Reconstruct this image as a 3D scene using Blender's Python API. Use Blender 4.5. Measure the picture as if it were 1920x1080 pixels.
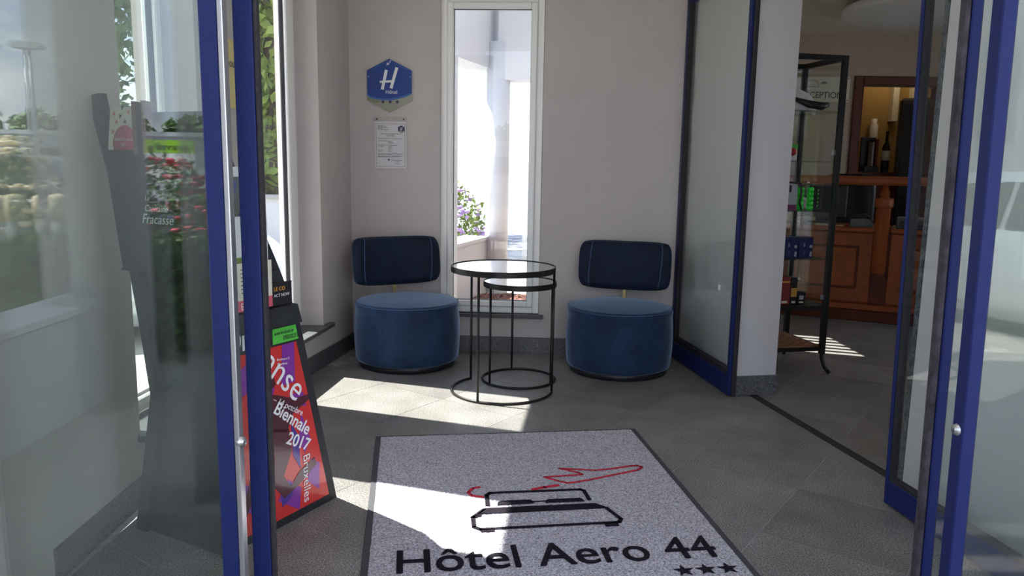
import bpy, bmesh, math, random
import numpy as np
from mathutils import Vector, Matrix, Euler

for o in list(bpy.data.objects):
    bpy.data.objects.remove(o)
SC = bpy.context.scene
COL = SC.collection
random.seed(7)
PI = math.pi

# ------------------------------------------------------------------ camera, sky, sun, exposure
cam_d = bpy.data.cameras.new('camera')
cam_d.sensor_width = 36.0
cam_d.lens = 1450.0 / 1920.0 * 36.0
cam_d.clip_start = 0.02
cam = bpy.data.objects.new('camera', cam_d)
COL.objects.link(cam)
_p, _r = math.radians(9.05), math.radians(0.96)
_f = Vector((0, math.cos(_p), -math.sin(_p)))
_u0 = Vector((0, math.sin(_p), math.cos(_p)))
_r0 = Vector((1, 0, 0))
_rt = math.cos(_r) * _r0 + math.sin(_r) * _u0
_up = -math.sin(_r) * _r0 + math.cos(_r) * _u0
M = Matrix((_rt, _up, -_f)).transposed().to_4x4()
M.translation = Vector((0, 0, 1.25))
cam.matrix_world = M
SC.camera = cam

SUN_EL = math.radians(56)
SUN_HEAD = math.radians(108.2)
SUN_POWER = 20.5
SKY_POWER = 0.75
EXPOSURE = 0.0
SC.cycles.transparent_max_bounces = 32
vs = SC.view_settings
vs.view_transform = 'Standard'
vs.look = 'None'
vs.exposure = EXPOSURE
vs.gamma = 1.0
vs.use_curve_mapping = False

w = bpy.data.worlds.new('sky')
SC.world = w
w.use_nodes = True
nt = w.node_tree
nt.nodes.clear()
def N(nt, t, **kw):
    n = nt.nodes.new(t)
    for k, v in kw.items():
        setattr(n, k, v)
    return n
tc = N(nt, 'ShaderNodeTexCoord')
sep = N(nt, 'ShaderNodeSeparateXYZ')
nt.links.new(tc.outputs['Generated'], sep.inputs[0])
grad = N(nt, 'ShaderNodeValToRGB')
grad.color_ramp.elements[0].position = 0.0
grad.color_ramp.elements[0].color = (1.9, 2.1, 2.5, 1)
grad.color_ramp.elements[1].position = 0.6
grad.color_ramp.elements[1].color = (0.7, 1.3, 3.0, 1)
nt.links.new(sep.outputs['Z'], grad.inputs[0])
mp = N(nt, 'ShaderNodeMapping')
mp.inputs['Scale'].default_value = (2.2, 2.2, 6.0)
nt.links.new(tc.outputs['Generated'], mp.inputs[0])
nz = N(nt, 'ShaderNodeTexNoise')
nz.inputs['Scale'].default_value = 1.6
nz.inputs['Detail'].default_value = 7
nz.inputs['Roughness'].default_value = 0.6
nt.links.new(mp.outputs[0], nz.inputs['Vector'])
cr = N(nt, 'ShaderNodeValToRGB')
cr.color_ramp.elements[0].position = 0.42
cr.color_ramp.elements[0].color = (0, 0, 0, 1)
cr.color_ramp.elements[1].position = 0.62
cr.color_ramp.elements[1].color = (1, 1, 1, 1)
nt.links.new(nz.outputs['Fac'], cr.inputs[0])
mx = N(nt, 'ShaderNodeMixRGB')
nt.links.new(cr.outputs[0], mx.inputs[0])
nt.links.new(grad.outputs[0], mx.inputs[1])
mx.inputs[2].default_value = (3.6, 3.65, 3.75, 1)
bg = N(nt, 'ShaderNodeBackground')
bg.inputs['Strength'].default_value = SKY_POWER
nt.links.new(mx.outputs[0], bg.inputs['Color'])
out = N(nt, 'ShaderNodeOutputWorld')
nt.links.new(bg.outputs[0], out.inputs[0])

sd = bpy.data.lights.new('sun', 'SUN')
sd.energy = SUN_POWER
sd.angle = math.radians(0.55)
sd.color = (1.0, 0.98, 0.945)
sun = bpy.data.objects.new('sun', sd)
COL.objects.link(sun)
_sd = Vector((math.sin(SUN_HEAD) * math.cos(SUN_EL), math.cos(SUN_HEAD) * math.cos(SUN_EL), -math.sin(SUN_EL)))
sun.rotation_euler = _sd.to_track_quat('-Z', 'Y').to_euler()
sun.location = (-6, 2, 9)

# ------------------------------------------------------------------ materials
MATS = {}
def mat(name, col, rough=0.5, metal=0.0, spec=0.5, noise=None, bump=None, sheen=0.0, rnd=0.0, coat=0.0, trans=0.0, emit=None):
    """noise=(scale, amount 0..1, detail); bump=(scale, strength, distance); rnd = per-object brightness spread"""
    m = bpy.data.materials.new(name)
    m.use_nodes = True
    nt = m.node_tree
    b = nt.nodes['Principled BSDF']
    b.inputs['Base Color'].default_value = (*col, 1)
    b.inputs['Roughness'].default_value = rough
    b.inputs['Metallic'].default_value = metal
    b.inputs['Specular IOR Level'].default_value = spec
    if sheen:
        b.inputs['Sheen Weight'].default_value = sheen
        b.inputs['Sheen Roughness'].default_value = 0.35
        b.inputs['Sheen Tint'].default_value = (0.55, 0.72, 0.95, 1)
    if coat:
        b.inputs['Coat Weight'].default_value = coat
        b.inputs['Coat Roughness'].default_value = 0.06
    if emit:
        b.inputs['Emission Color'].default_value = (*emit[:3], 1)
        b.inputs['Emission Strength'].default_value = emit[3]
    t = N(nt, 'ShaderNodeTexCoord')
    src = None
    if noise:
        n = N(nt, 'ShaderNodeTexNoise')
        n.inputs['Scale'].default_value = noise[0]
        n.inputs['Detail'].default_value = noise[2] if len(noise) > 2 else 3
        n.inputs['Roughness'].default_value = 0.65
        nt.links.new(t.outputs['Object'], n.inputs['Vector'])
        r = N(nt, 'ShaderNodeValToRGB')
        a = noise[1]
        r.color_ramp.elements[0].position = 0.3
        r.color_ramp.elements[0].color = tuple(c * (1 - a) for c in col) + (1,)
        r.color_ramp.elements[1].position = 0.7
        r.color_ramp.elements[1].color = tuple(min(1, c * (1 + a)) for c in col) + (1,)
        nt.links.new(n.outputs['Fac'], r.inputs[0])
        src = r.outputs[0]
    if rnd:
        oi = N(nt, 'ShaderNodeObjectInfo')
        mr = N(nt, 'ShaderNodeMapRange')
        mr.inputs['To Min'].default_value = 1 - rnd
        mr.inputs['To Max'].default_value = 1 + rnd
        nt.links.new(oi.outputs['Random'], mr.inputs['Value'])
        mm = N(nt, 'ShaderNodeMixRGB', blend_type='MULTIPLY')
        mm.inputs[0].default_value = 1
        if src:
            nt.links.new(src, mm.inputs[1])
        else:
            mm.inputs[1].default_value = (*col, 1)
        cb = N(nt, 'ShaderNodeCombineXYZ')
        for i in range(3):
            nt.links.new(mr.outputs[0], cb.inputs[i])
        nt.links.new(cb.outputs[0], mm.inputs[2])
        src = mm.outputs[0]
    if src:
        nt.links.new(src, b.inputs['Base Color'])
    if bump:
        n = N(nt, 'ShaderNodeTexNoise')
        n.inputs['Scale'].default_value = bump[0]
        n.inputs['Detail'].default_value = 4
        nt.links.new(t.outputs['Object'], n.inputs['Vector'])
        bp = N(nt, 'ShaderNodeBump')
        bp.inputs['Strength'].default_value = bump[1]
        bp.inputs['Distance'].default_value = bump[2]
        nt.links.new(n.outputs['Fac'], bp.inputs['Height'])
        nt.links.new(bp.outputs[0], b.inputs['Normal'])
    MATS[name] = m
    return m

def glass_mat(name, tint=(1, 1, 1), ior=1.52, rough=0.0):
    """architectural pane: Fresnel mirror over a clear straight-through body, the same for every kind of ray"""
    m = bpy.data.materials.new(name)
    m.use_nodes = True
    nt = m.node_tree
    nt.nodes.clear()
    o = N(nt, 'ShaderNodeOutputMaterial')
    mixs = N(nt, 'ShaderNodeMixShader')
    tr = N(nt, 'ShaderNodeBsdfTransparent')
    tr.inputs[0].default_value = (*tint, 1)
    gl = N(nt, 'ShaderNodeBsdfGlossy')
    gl.inputs['Roughness'].default_value = rough
    geo = N(nt, 'ShaderNodeNewGeometry')
    mr = N(nt, 'ShaderNodeMapRange')
    mr.inputs['To Min'].default_value = ior
    mr.inputs['To Max'].default_value = 1 / ior
    nt.links.new(geo.outputs['Backfacing'], mr.inputs['Value'])
    fr = N(nt, 'ShaderNodeFresnel')
    nt.links.new(mr.outputs[0], fr.inputs['IOR'])
    nt.links.new(fr.outputs[0], mixs.inputs[0])
    nt.links.new(tr.outputs[0], mixs.inputs[1])
    nt.links.new(gl.outputs[0], mixs.inputs[2])
    nt.links.new(mixs.outputs[0], o.inputs[0])
    MATS[name] = m
    return m

def granite(name, base, lo, hi, rough, rnd=0.1):
    m = mat(name, base, rough=rough, spec=0.45, rnd=rnd)
    nt = m.node_tree
    b = nt.nodes['Principled BSDF']
    t = [n for n in nt.nodes if n.type == 'TEX_COORD'][0]
    geo = N(nt, 'ShaderNodeNewGeometry')
    n1 = N(nt, 'ShaderNodeTexNoise')
    n1.inputs['Scale'].default_value = 190
    n1.inputs['Detail'].default_value = 2
    n2 = N(nt, 'ShaderNodeTexNoise')
    n2.inputs['Scale'].default_value = 5
    n2.inputs['Detail'].default_value = 5
    for n in (n1, n2):
        nt.links.new(geo.outputs['Position'], n.inputs['Vector'])
    r1 = N(nt, 'ShaderNodeValToRGB')
    e = r1.color_ramp.elements
    e[0].position = 0.30
    e[0].color = (*lo, 1)
    e[1].position = 0.70
    e[1].color = (*hi, 1)
    x = r1.color_ramp.elements.new(0.5)
    x.color = (*base, 1)
    nt.links.new(n1.outputs['Fac'], r1.inputs[0])
    mr = N(nt, 'ShaderNodeMapRange')
    mr.inputs['From Min'].default_value = 0.3
    mr.inputs['From Max'].default_value = 0.7
    mr.inputs['To Min'].default_value = 0.82
    mr.inputs['To Max'].default_value = 1.18
    nt.links.new(n2.outputs['Fac'], mr.inputs['Value'])
    cb = N(nt, 'ShaderNodeCombineXYZ')
    for i in range(3):
        nt.links.new(mr.outputs[0], cb.inputs[i])
    m1 = N(nt, 'ShaderNodeMixRGB', blend_type='MULTIPLY')
    m1.inputs[0].default_value = 1
    nt.links.new(r1.outputs[0], m1.inputs[1])
    nt.links.new(cb.outputs[0], m1.inputs[2])
    old = [l for l in nt.links if l.to_socket == b.inputs['Base Color']][0]
    mult = old.from_node
    nt.links.new(m1.outputs[0], mult.inputs[1])
    bp = N(nt, 'ShaderNodeBump')
    bp.inputs['Strength'].default_value = 0.25
    bp.inputs['Distance'].default_value = 0.001
    nt.links.new(n1.outputs['Fac'], bp.inputs['Height'])
    nt.links.new(bp.outputs[0], b.inputs['Normal'])
    return m

WALL = mat('wall_paint', (0.54, 0.485, 0.465), rough=0.75, noise=(3, 0.03), bump=(220, 0.12, 0.0015))
PILLAR = mat('pillar_paint', (0.68, 0.645, 0.645), rough=0.7, bump=(220, 0.1, 0.0015))
CEIL = mat('ceiling_paint', (0.85, 0.81, 0.70), rough=0.85)
TILE = granite('granite_tile', (0.195, 0.182, 0.166), (0.05, 0.047, 0.044), (0.40, 0.38, 0.35), 0.42)
SKIRT = granite('granite_skirting', (0.085, 0.09, 0.092), (0.03, 0.03, 0.035), (0.17, 0.17, 0.17), 0.4)
SKIRTL = granite('granite_skirting_light', (0.13, 0.13, 0.14), (0.04, 0.04, 0.045), (0.26, 0.26, 0.27), 0.45)
GROUT = mat('grout', (0.36, 0.35, 0.33), rough=0.9, noise=(9, 0.45, 4))
TRACK = mat('track_strip', (0.022, 0.018, 0.016), rough=0.8, noise=(90, 0.4))
BLUE = mat('blue_aluminium', (0.014, 0.022, 0.108), rough=0.5, spec=0.18, noise=(60, 0.06))
NAVY = mat('navy_aluminium', (0.006, 0.010, 0.06), rough=0.4)
BLACKM = mat('black_metal', (0.012, 0.011, 0.010), rough=0.42, metal=0.3, bump=(300, 0.1, 0.0004))
RUBBER = mat('black_rubber', (0.02, 0.018, 0.022), rough=0.7, noise=(60, 0.6))
DUSTY = mat('dusty_brush_seal', (0.10, 0.11, 0.12), rough=0.9, noise=(70, 0.85, 6), bump=(150, 0.6, 0.003))
SCUFF = mat('scuffed_rubber', (0.045, 0.038, 0.048), rough=0.8, noise=(25, 0.7, 5))
SILVER = mat('brushed_silver', (0.62, 0.62, 0.62), rough=0.3, metal=0.9)
PVC = mat('white_pvc', (0.92, 0.91, 0.88), rough=0.35)
GLASS = glass_mat('clear_glass', (0.97, 0.985, 0.975))
GLASSG = glass_mat('green_edge_glass', (0.945, 0.97, 0.955))
SHELFG = glass_mat('shelf_glass', (0.82, 0.95, 0.88))
ACRYL = glass_mat('acrylic', (0.98, 0.98, 0.98), ior=1.45)
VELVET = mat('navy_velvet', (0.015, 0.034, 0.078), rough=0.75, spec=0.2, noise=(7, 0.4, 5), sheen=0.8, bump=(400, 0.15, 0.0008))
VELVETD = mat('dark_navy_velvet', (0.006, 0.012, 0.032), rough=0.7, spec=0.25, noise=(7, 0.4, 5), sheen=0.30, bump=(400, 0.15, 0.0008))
SEAM = mat('blue_seam', (0.05, 0.10, 0.22), rough=0.7)
BRASS = mat('brass', (0.55, 0.42, 0.2), rough=0.35, metal=0.9)
MIRROR = mat('table_glass', (0.60, 0.62, 0.62), rough=0.07, metal=0.75, coat=0.4)
CARPET = mat('carpet_pile', (0.50, 0.47, 0.50), rough=0.95, spec=0.1, noise=(150, 0.6, 2), bump=(150, 1.0, 0.008))
CARPETB = mat('carpet_black', (0.018, 0.014, 0.02), rough=0.95, spec=0.1, noise=(150, 0.5, 2), bump=(150, 1.0, 0.006))
CARPETR = mat('carpet_red', (0.62, 0.035, 0.055), rough=0.95, spec=0.1, noise=(150, 0.25, 2), bump=(150, 1.0, 0.006))
MATRIM = mat('mat_rubber_rim', (0.055, 0.055, 0.06), rough=0.75)
CARDB = mat('black_cardboard', (0.014, 0.016, 0.018), rough=0.55, noise=(40, 0.3))
BROWN = mat('brown_card', (0.16, 0.07, 0.045), rough=0.7)
WHITE = mat('white_print', (0.82, 0.82, 0.80), rough=0.5)
PAPER = mat('paper', (0.75, 0.72, 0.74), rough=0.6)
CREAM = mat('cream_paper', (0.72, 0.68, 0.55), rough=0.6)
YELLOW = mat('yellow_sign', (0.72, 0.55, 0.20), rough=0.5)
INK = mat('black_ink', (0.02, 0.02, 0.022), rough=0.6)
INKB = mat('blue_ink', (0.06, 0.07, 0.25), rough=0.6)
RED = mat('poster_red', (0.62, 0.03, 0.025), rough=0.28, coat=0.5)
PURPLE = mat('poster_purple', (0.22, 0.03, 0.30), rough=0.28, coat=0.5)
PBLUE = mat('poster_blue', (0.06, 0.035, 0.24), rough=0.28, coat=0.5)
MAROON = mat('poster_maroon', (0.075, 0.012, 0.02), rough=0.28, coat=0.5)
GREENP = mat('green_print', (0.10, 0.55, 0.06), rough=0.4)
PINK = mat('pink_print', (0.62, 0.10, 0.14), rough=0.5)
ORANGE = mat('orange_print', (0.8, 0.35, 0.03), rough=0.5)
SIGNB = mat('sign_blue', (0.015, 0.055, 0.27), rough=0.3, coat=0.3)
SIGNL = mat('sign_light_blue', (0.05, 0.16, 0.42), rough=0.3, coat=0.3)
SIGNT = mat('sign_taupe', (0.34, 0.33, 0.25), rough=0.3, coat=0.3)
SIGNT2 = mat('sign_olive', (0.24, 0.24, 0.15), rough=0.3, coat=0.3)
SIGNN = mat('sign_navy', (0.02, 0.025, 0.09), rough=0.4)
WOOD = mat('cherry_wood', (0.30, 0.075, 0.02), rough=0.42, spec=0.3, noise=(9, 0.25, 6))
WOODD = mat('dark_cherry_wood', (0.11, 0.025, 0.009), rough=0.45, spec=0.3, noise=(9, 0.3, 6))
WICKER = mat('wicker', (0.30, 0.12, 0.05), rough=0.7)
RECW = mat('reception_paint', (0.50, 0.40, 0.31), rough=0.85, bump=(150, 0.2, 0.002))
BACKR = mat('ochre_paint', (0.42, 0.27, 0.10), rough=0.85, bump=(120, 0.3, 0.002))
DARK = mat('dark_plastic', (0.012, 0.012, 0.014), rough=0.4)
GREYP = mat('grey_plastic', (0.10, 0.11, 0.12), rough=0.45)
GREYL = mat('light_grey_plastic', (0.45, 0.46, 0.48), rough=0.45)
PLUM = mat('plum_print', (0.16, 0.02, 0.11), rough=0.5)
GLOWG = mat('green_bottle', (0.02, 0.75, 0.04), rough=0.25, coat=0.5)
CANB = mat('blue_box', (0.012, 0.018, 0.10), rough=0.35, coat=0.3)
BOXR = mat('red_box', (0.22, 0.025, 0.02), rough=0.5)
BOXY = mat('yellow_box', (0.55, 0.30, 0.05), rough=0.5)
BLIND = mat('blind_fabric', (0.72, 0.72, 0.66), rough=0.9)
PORCH = mat('shaded_porch_render', (0.50, 0.51, 0.52), rough=0.85, bump=(90, 0.3, 0.004))  # white render greyed down; the porch shade is put into this colour
_nt = BLIND.node_tree
_b = _nt.nodes['Principled BSDF']
_t = N(_nt, 'ShaderNodeBsdfTranslucent'); _t.inputs[0].default_value = (.8, .8, .72, 1)
_m = N(_nt, 'ShaderNodeMixShader'); _m.inputs[0].default_value = .5
_nt.links.new(_b.outputs[0], _m.inputs[1]); _nt.links.new(_t.outputs[0], _m.inputs[2])
_nt.links.new(_m.outputs[0], [n for n in _nt.nodes if n.type == 'OUTPUT_MATERIAL'][0].inputs[0])
CABG = glass_mat('cabinet_glass', (0.96, 0.98, 0.97), ior=2.3)
RENDER = mat('white_render', (0.62, 0.63, 0.65), rough=0.85, bump=(90, 0.3, 0.004))
PAVE = mat('pale_paving', (0.40, 0.38, 0.345), rough=0.9, noise=(4, 0.12, 6))
ASPH = mat('asphalt', (0.20, 0.20, 0.215), rough=0.9, noise=(30, 0.25, 4))
MULCH = mat('bark_mulch', (0.16, 0.07, 0.05), rough=0.95, noise=(60, 0.6, 3))
LEAF = mat('leaf_green', (0.085, 0.17, 0.03), rough=0.5, noise=(1.6, 0.5, 4))
LEAFL = mat('leaf_light', (0.17, 0.24, 0.035), rough=0.5, noise=(2.5, 0.5, 4))
LEAFD = mat('leaf_dark', (0.02, 0.045, 0.012), rough=0.6)
BARK = mat('bark', (0.10, 0.075, 0.05), rough=0.9, noise=(14, 0.4, 5))
ROSE = mat('rose_pink', (0.72, 0.09, 0.14), rough=0.6, noise=(30, 0.4))
LILAC = mat('lilac_bloom', (0.48, 0.32, 0.62), rough=0.6, noise=(30, 0.3))
CREAMF = mat('cream_bloom', (0.80, 0.66, 0.42), rough=0.6, noise=(30, 0.2))
CARBLK = mat('car_black', (0.012, 0.012, 0.014), rough=0.22, coat=1.0)
CARSIL = mat('car_silver', (0.50, 0.53, 0.55), rough=0.28, metal=0.35, coat=1.0)
CARGLS = mat('car_window', (0.03, 0.04, 0.045), rough=0.05, coat=0.5)
TAIL = mat('tail_lamp', (0.5, 0.02, 0.02), rough=0.2, coat=0.5)
BANNERG = mat('banner_green', (0.30, 0.60, 0.03), rough=0.5)
POST = mat('galvanised_post', (0.42, 0.44, 0.46), rough=0.5, metal=0.5)
PLATE = mat('number_plate', (0.75, 0.75, 0.72), rough=0.4)
BUILD = mat('far_render', (0.55, 0.57, 0.60), rough=0.85)

# ------------------------------------------------------------------ mesh helpers
class MB:
    def __init__(s):
        s.v, s.f, s.m, s.sm, s.mats = [], [], [], [], []
    def mi(s, m):
        if m not in s.mats:
            s.mats.append(m)
        return s.mats.index(m)
    def add(s, vs, fs, m, smooth=False):
        k = len(s.v)
        s.v += [tuple(v) for v in vs]
        i = s.mi(m)
        for f in fs:
            s.f.append(tuple(k + a for a in f))
            s.m.append(i)
            s.sm.append(smooth)
        return s
    def box(s, lo, hi, m, T=None):
        x0, y0, z0 = lo
        x1, y1, z1 = hi
        vs = [(x0, y0, z0), (x1, y0, z0), (x1, y1, z0), (x0, y1, z0), (x0, y0, z1), (x1, y0, z1), (x1, y1, z1), (x0, y1, z1)]
        if T:
            vs = [T @ Vector(v) for v in vs]
        return s.add(vs, [(0, 3, 2, 1), (4, 5, 6, 7), (0, 1, 5, 4), (1, 2, 6, 5), (2, 3, 7, 6), (3, 0, 4, 7)], m)
    def bbox(s, lo, hi, m, b=0.004, T=None):
        """box with chamfered edges"""
        (x0, y0, z0), (x1, y1, z1) = lo, hi
        b = min(b, (x1 - x0) * .45, (y1 - y0) * .45, (z1 - z0) * .45)
        bm = bmesh.new()
        bmesh.ops.create_cube(bm, size=1)
        for v in bm.verts:
            v.co = Vector(((x0 + x1) / 2 + v.co.x * (x1 - x0), (y0 + y1) / 2 + v.co.y * (y1 - y0), (z0 + z1) / 2 + v.co.z * (z1 - z0)))
        bmesh.ops.bevel(bm, geom=bm.edges[:], offset=b, segments=1, profile=.5, affect='EDGES')
        bm.verts.index_update()
        vs = [v.co.copy() for v in bm.verts]
        fs = [[v.index for v in f.verts] for f in bm.faces]
        bm.free()
        if T:
            vs = [T @ v for v in vs]
        return s.add(vs, fs, m)
    def prism(s, pts, d0, d1, m, T=None):
        """polygon in local XZ-plane given as (a, c); extruded along local y from d0 to d1"""
        n = len(pts)
        vs = [Vector((a, d0, c)) for a, c in pts] + [Vector((a, d1, c)) for a, c in pts]
        if T:
            vs = [T @ v for v in vs]
        fs = [tuple(range(n)), tuple(range(2 * n - 1, n - 1, -1))]
        fs += [(i, i + n, (i + 1) % n + n, (i + 1) % n) for i in range(n)]
        return s.add(vs, fs, m)
    def slab(s, pts, z0, z1, m):
        n = len(pts)
        vs = [(x, y, z0) for x, y in pts] + [(x, y, z1) for x, y in pts]
        fs = [tuple(range(n - 1, -1, -1)), tuple(range(n, 2 * n))]
        fs += [(i, (i + 1) % n, (i + 1) % n + n, i + n) for i in range(n)]
        return s.add(vs, fs, m)
    def tube(s, pts, r, m, n=10, closed=False, radii=None):
        P = [Vector(p) for p in pts]
        k = len(P)
        vs, fs = [], []
        up = Vector((0, 0, 1))
        prev = None
        for i, p in enumerate(P):
            if closed:
                t = (P[(i + 1) % k] - P[i - 1]).normalized()
            else:
                t = (P[min(i + 1, k - 1)] - P[max(i - 1, 0)]).normalized()
            if prev is None:
                a = t.cross(up if abs(t.z) < .9 else Vector((1, 0, 0))).normalized()
            else:
                a = (prev - t * prev.dot(t)).normalized()
            prev = a
            b = t.cross(a)
            rr = radii[i] if radii else r
            for j in range(n):
                an = 2 * PI * j / n
                vs.append(p + a * (rr * math.cos(an)) + b * (rr * math.sin(an)))
        for i in range(k if closed else k - 1):
            for j in range(n):
                i2 = (i + 1) % k
                fs.append((i * n + j, i * n + (j + 1) % n, i2 * n + (j + 1) % n, i2 * n + j))
        if not closed:
            fs.append(tuple(range(n - 1, -1, -1)))
            fs.append(tuple((k - 1) * n + j for j in range(n)))
        return s.add(vs, fs, m, True)
    def lathe(s, prof, m, n=48, c=(0, 0, 0), smooth=True, T=None):
        vs, fs = [], []
        k = len(prof)
        for r, z in prof:
            for j in range(n):
                an = 2 * PI * j / n
                v = Vector((c[0] + r * math.cos(an), c[1] + r * math.sin(an), c[2] + z))
                vs.append(T @ v if T else v)
        for i in range(k - 1):
            for j in range(n):
                fs.append((i * n + j, i * n + (j + 1) % n, (i + 1) * n + (j + 1) % n, (i + 1) * n + j))
        if prof[0][0] > 1e-6:
            fs.append(tuple(range(n - 1, -1, -1)))
        if prof[-1][0] > 1e-6:
            fs.append(tuple((k - 1) * n + j for j in range(n)))
        return s.add(vs, fs, m, smooth)
    def text(s, txt, size, m, T, depth=0.0006, align='LEFT', shear=0.0, bold=0.0, squash=1.0):
        cu = bpy.data.curves.new('t', 'FONT')
        cu.body = txt
        cu.size = size
        cu.align_x = align
        cu.extrude = depth
        cu.shear = shear
        cu.offset = bold
        cu.resolution_u = 4
        ob = bpy.data.objects.new('t', cu)
        COL.objects.link(ob)
        dg = bpy.context.evaluated_depsgraph_get()
        me = bpy.data.meshes.new_from_object(ob.evaluated_get(dg))
        vs = [T @ Vector((v.co.x * squash, v.co.y, v.co.z)) for v in me.vertices]
        fs = [tuple(p.vertices) for p in me.polygons]
        bpy.data.objects.remove(ob)
        bpy.data.curves.remove(cu)
        bpy.data.meshes.remove(me)
        return s.add(vs, fs, m)
    def build(s, name, parent=None, off=None, recalc=True):
        me = bpy.data.meshes.new(name)
        o3 = Vector(off) if off is not None else Vector((0, 0, 0))
        if off is None:
            pp = parent
            while pp is not None:
                o3 += Vector(pp.location)
                pp = pp.parent
        me.from_pydata([tuple(Vector(v) - o3) for v in s.v], [], s.f)
        for mm in s.mats:
            me.materials.append(mm)
        me.polygons.foreach_set('material_index', s.m)
        me.polygons.foreach_set('use_smooth', s.sm)
        me.update()
        if recalc and len(s.v) < 20000:
            bm = bmesh.new()
            bm.from_mesh(me)
            bmesh.ops.recalc_face_normals(bm, faces=bm.faces[:])
            bm.to_mesh(me)
            bm.free()
        o = bpy.data.objects.new(name, me)
        COL.objects.link(o)
        if parent is not None:
            o.parent = parent
        elif off is not None:
            o.location = off
        return o

def tag(o, label=None, cat=None, group=None, kind=None):
    if label: o['label'] = label
    if cat: o['category'] = cat
    if group: o['group'] = group
    if kind: o['kind'] = kind
    return o
def thing(name, loc, label=None, cat=None, rz=0, group=None, kind=None):
    o = bpy.data.objects.new(name, None)
    o.empty_display_size = 0.1
    o.location = loc
    o.rotation_euler = (0, 0, rz)
    COL.objects.link(o)
    return tag(o, label, cat, group, kind)
def struct(mb, name, label=None):
    o = mb.build(name)
    o['kind'] = 'structure'
    if label: o['label'] = label
    return o
def kids(o):
    return [c for c in bpy.data.objects if c.parent == o]
def copy_tree(o, parent=None):
    ch = kids(o)
    c = o.copy()
    COL.objects.link(c)
    if parent is not None:
        c.parent = parent
    for k in ch:
        copy_tree(k, c)
    return c
def frame(o, u, n, up=(0, 0, 1)):
    """local (a along u, b along n, c along up) -> world"""
    u, n, up = Vector(u).normalized(), Vector(n).normalized(), Vector(up).normalized()
    T = Matrix((u, n, up)).transposed().to_4x4()
    T.translation = Vector(o)
    return T
def frame2(o, u, n, up=(0, 0, 1)):
    """text frame: text x along u, y along up, z (thickness) along n"""
    u, n, up = Vector(u).normalized(), Vector(n).normalized(), Vector(up).normalized()
    T = Matrix((u, up, n)).transposed().to_4x4()
    T.translation = Vector(o)
    return T
def star(cx, cy, r, k=0.42, rot=0):
    return [(cx + (r if i % 2 == 0 else r * k) * math.sin(rot + i * PI / 5), cy + (r if i % 2 == 0 else r * k) * math.cos(rot + i * PI / 5)) for i in range(10)]

# ------------------------------------------------------------------ the setting
def XL(y):                                            # inner face of the slightly bent left wall
    P = [(1.0, -1.333), (2.74, -1.348), (4.305, -1.213), (4.93, -1.11), (5.4, -1.045)]
    for (a, xa), (b, xb) in zip(P, P[1:]):
        if y <= b:
            return xa + (xb - xa) * (y - a) / (b - a)
def YB(x):                                            # inner face of the back wall
    return 5.118 - 0.0583 * (x + 0.337)
BD = Vector((1, -0.0583, 0)).normalized()
BN = Vector((0.0583, 1, 0)).normalized()
HC = 2.62

# floor: granite tiles laid on the diagonal, square grid measured off the joints
TA = math.radians(35.9)
E1 = Vector((math.sin(TA), math.cos(TA)))
E2 = Vector((math.cos(TA), -math.sin(TA)))
def clip(poly, hp):
    for (px, py, nx, ny) in hp:
        res = []
        for i in range(len(poly)):
            a, b = poly[i], poly[(i + 1) % len(poly)]
            da = (a[0] - px) * nx + (a[1] - py) * ny
            db = (b[0] - px) * nx + (b[1] - py) * ny
            if da >= 0: res.append(a)
            if (da >= 0) != (db >= 0):
                t = da / (da - db)
                res.append((a[0] + (b[0] - a[0]) * t, a[1] + (b[1] - a[1]) * t))
        poly = res
        if len(poly) < 3: return None
    return poly
def halfplanes(pts):                                  # counter-clockwise convex polygon
    r = []
    for i in range(len(pts)):
        a, b = pts[i], pts[(i + 1) % len(pts)]
        d = Vector((b[0] - a[0], b[1] - a[1])).normalized()
        r.append((a[0], a[1], -d.y, d.x))
    return r
TRK0, TRK1 = Vector((1.334, 4.169)), Vector((1.553, 3.054))
TD = (TRK1 - TRK0).normalized()
TN = Vector((-TD.y, TD.x))                            # towards the reception
if TN.x < 0: TN = -TN
def trk(s, o):                                        # point s along, o sideways of the floor track
    p = TRK0 + TD * s + TN * o
    return (p.x, p.y)
ves = [(-1.36, 1.0), trk(3.25, -0.10), trk(-1.0, -0.10), (-1.06, 5.18), (-1.24, 4.3)]
rec = [trk(3.25, 0.052), (5.2, 1.0), (5.2, 7.9), (1.2, 7.9), trk(-1.2, 0.052)]
fb = MB()
fb.slab([(-1.4, 0.9), (5.4, 0.9), (5.4, 9.6), (1.1, 9.6), (1.1, 5.35), (-1.15, 5.35)], -0.14, -0.0012, GROUT)
floor = struct(fb, 'floor', 'dark grey granite tile floor laid on the diagonal')
S0, T0, PITCH, GAP = 3.97, -0.775, 0.468, 0.0035
full_mesh = None
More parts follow.
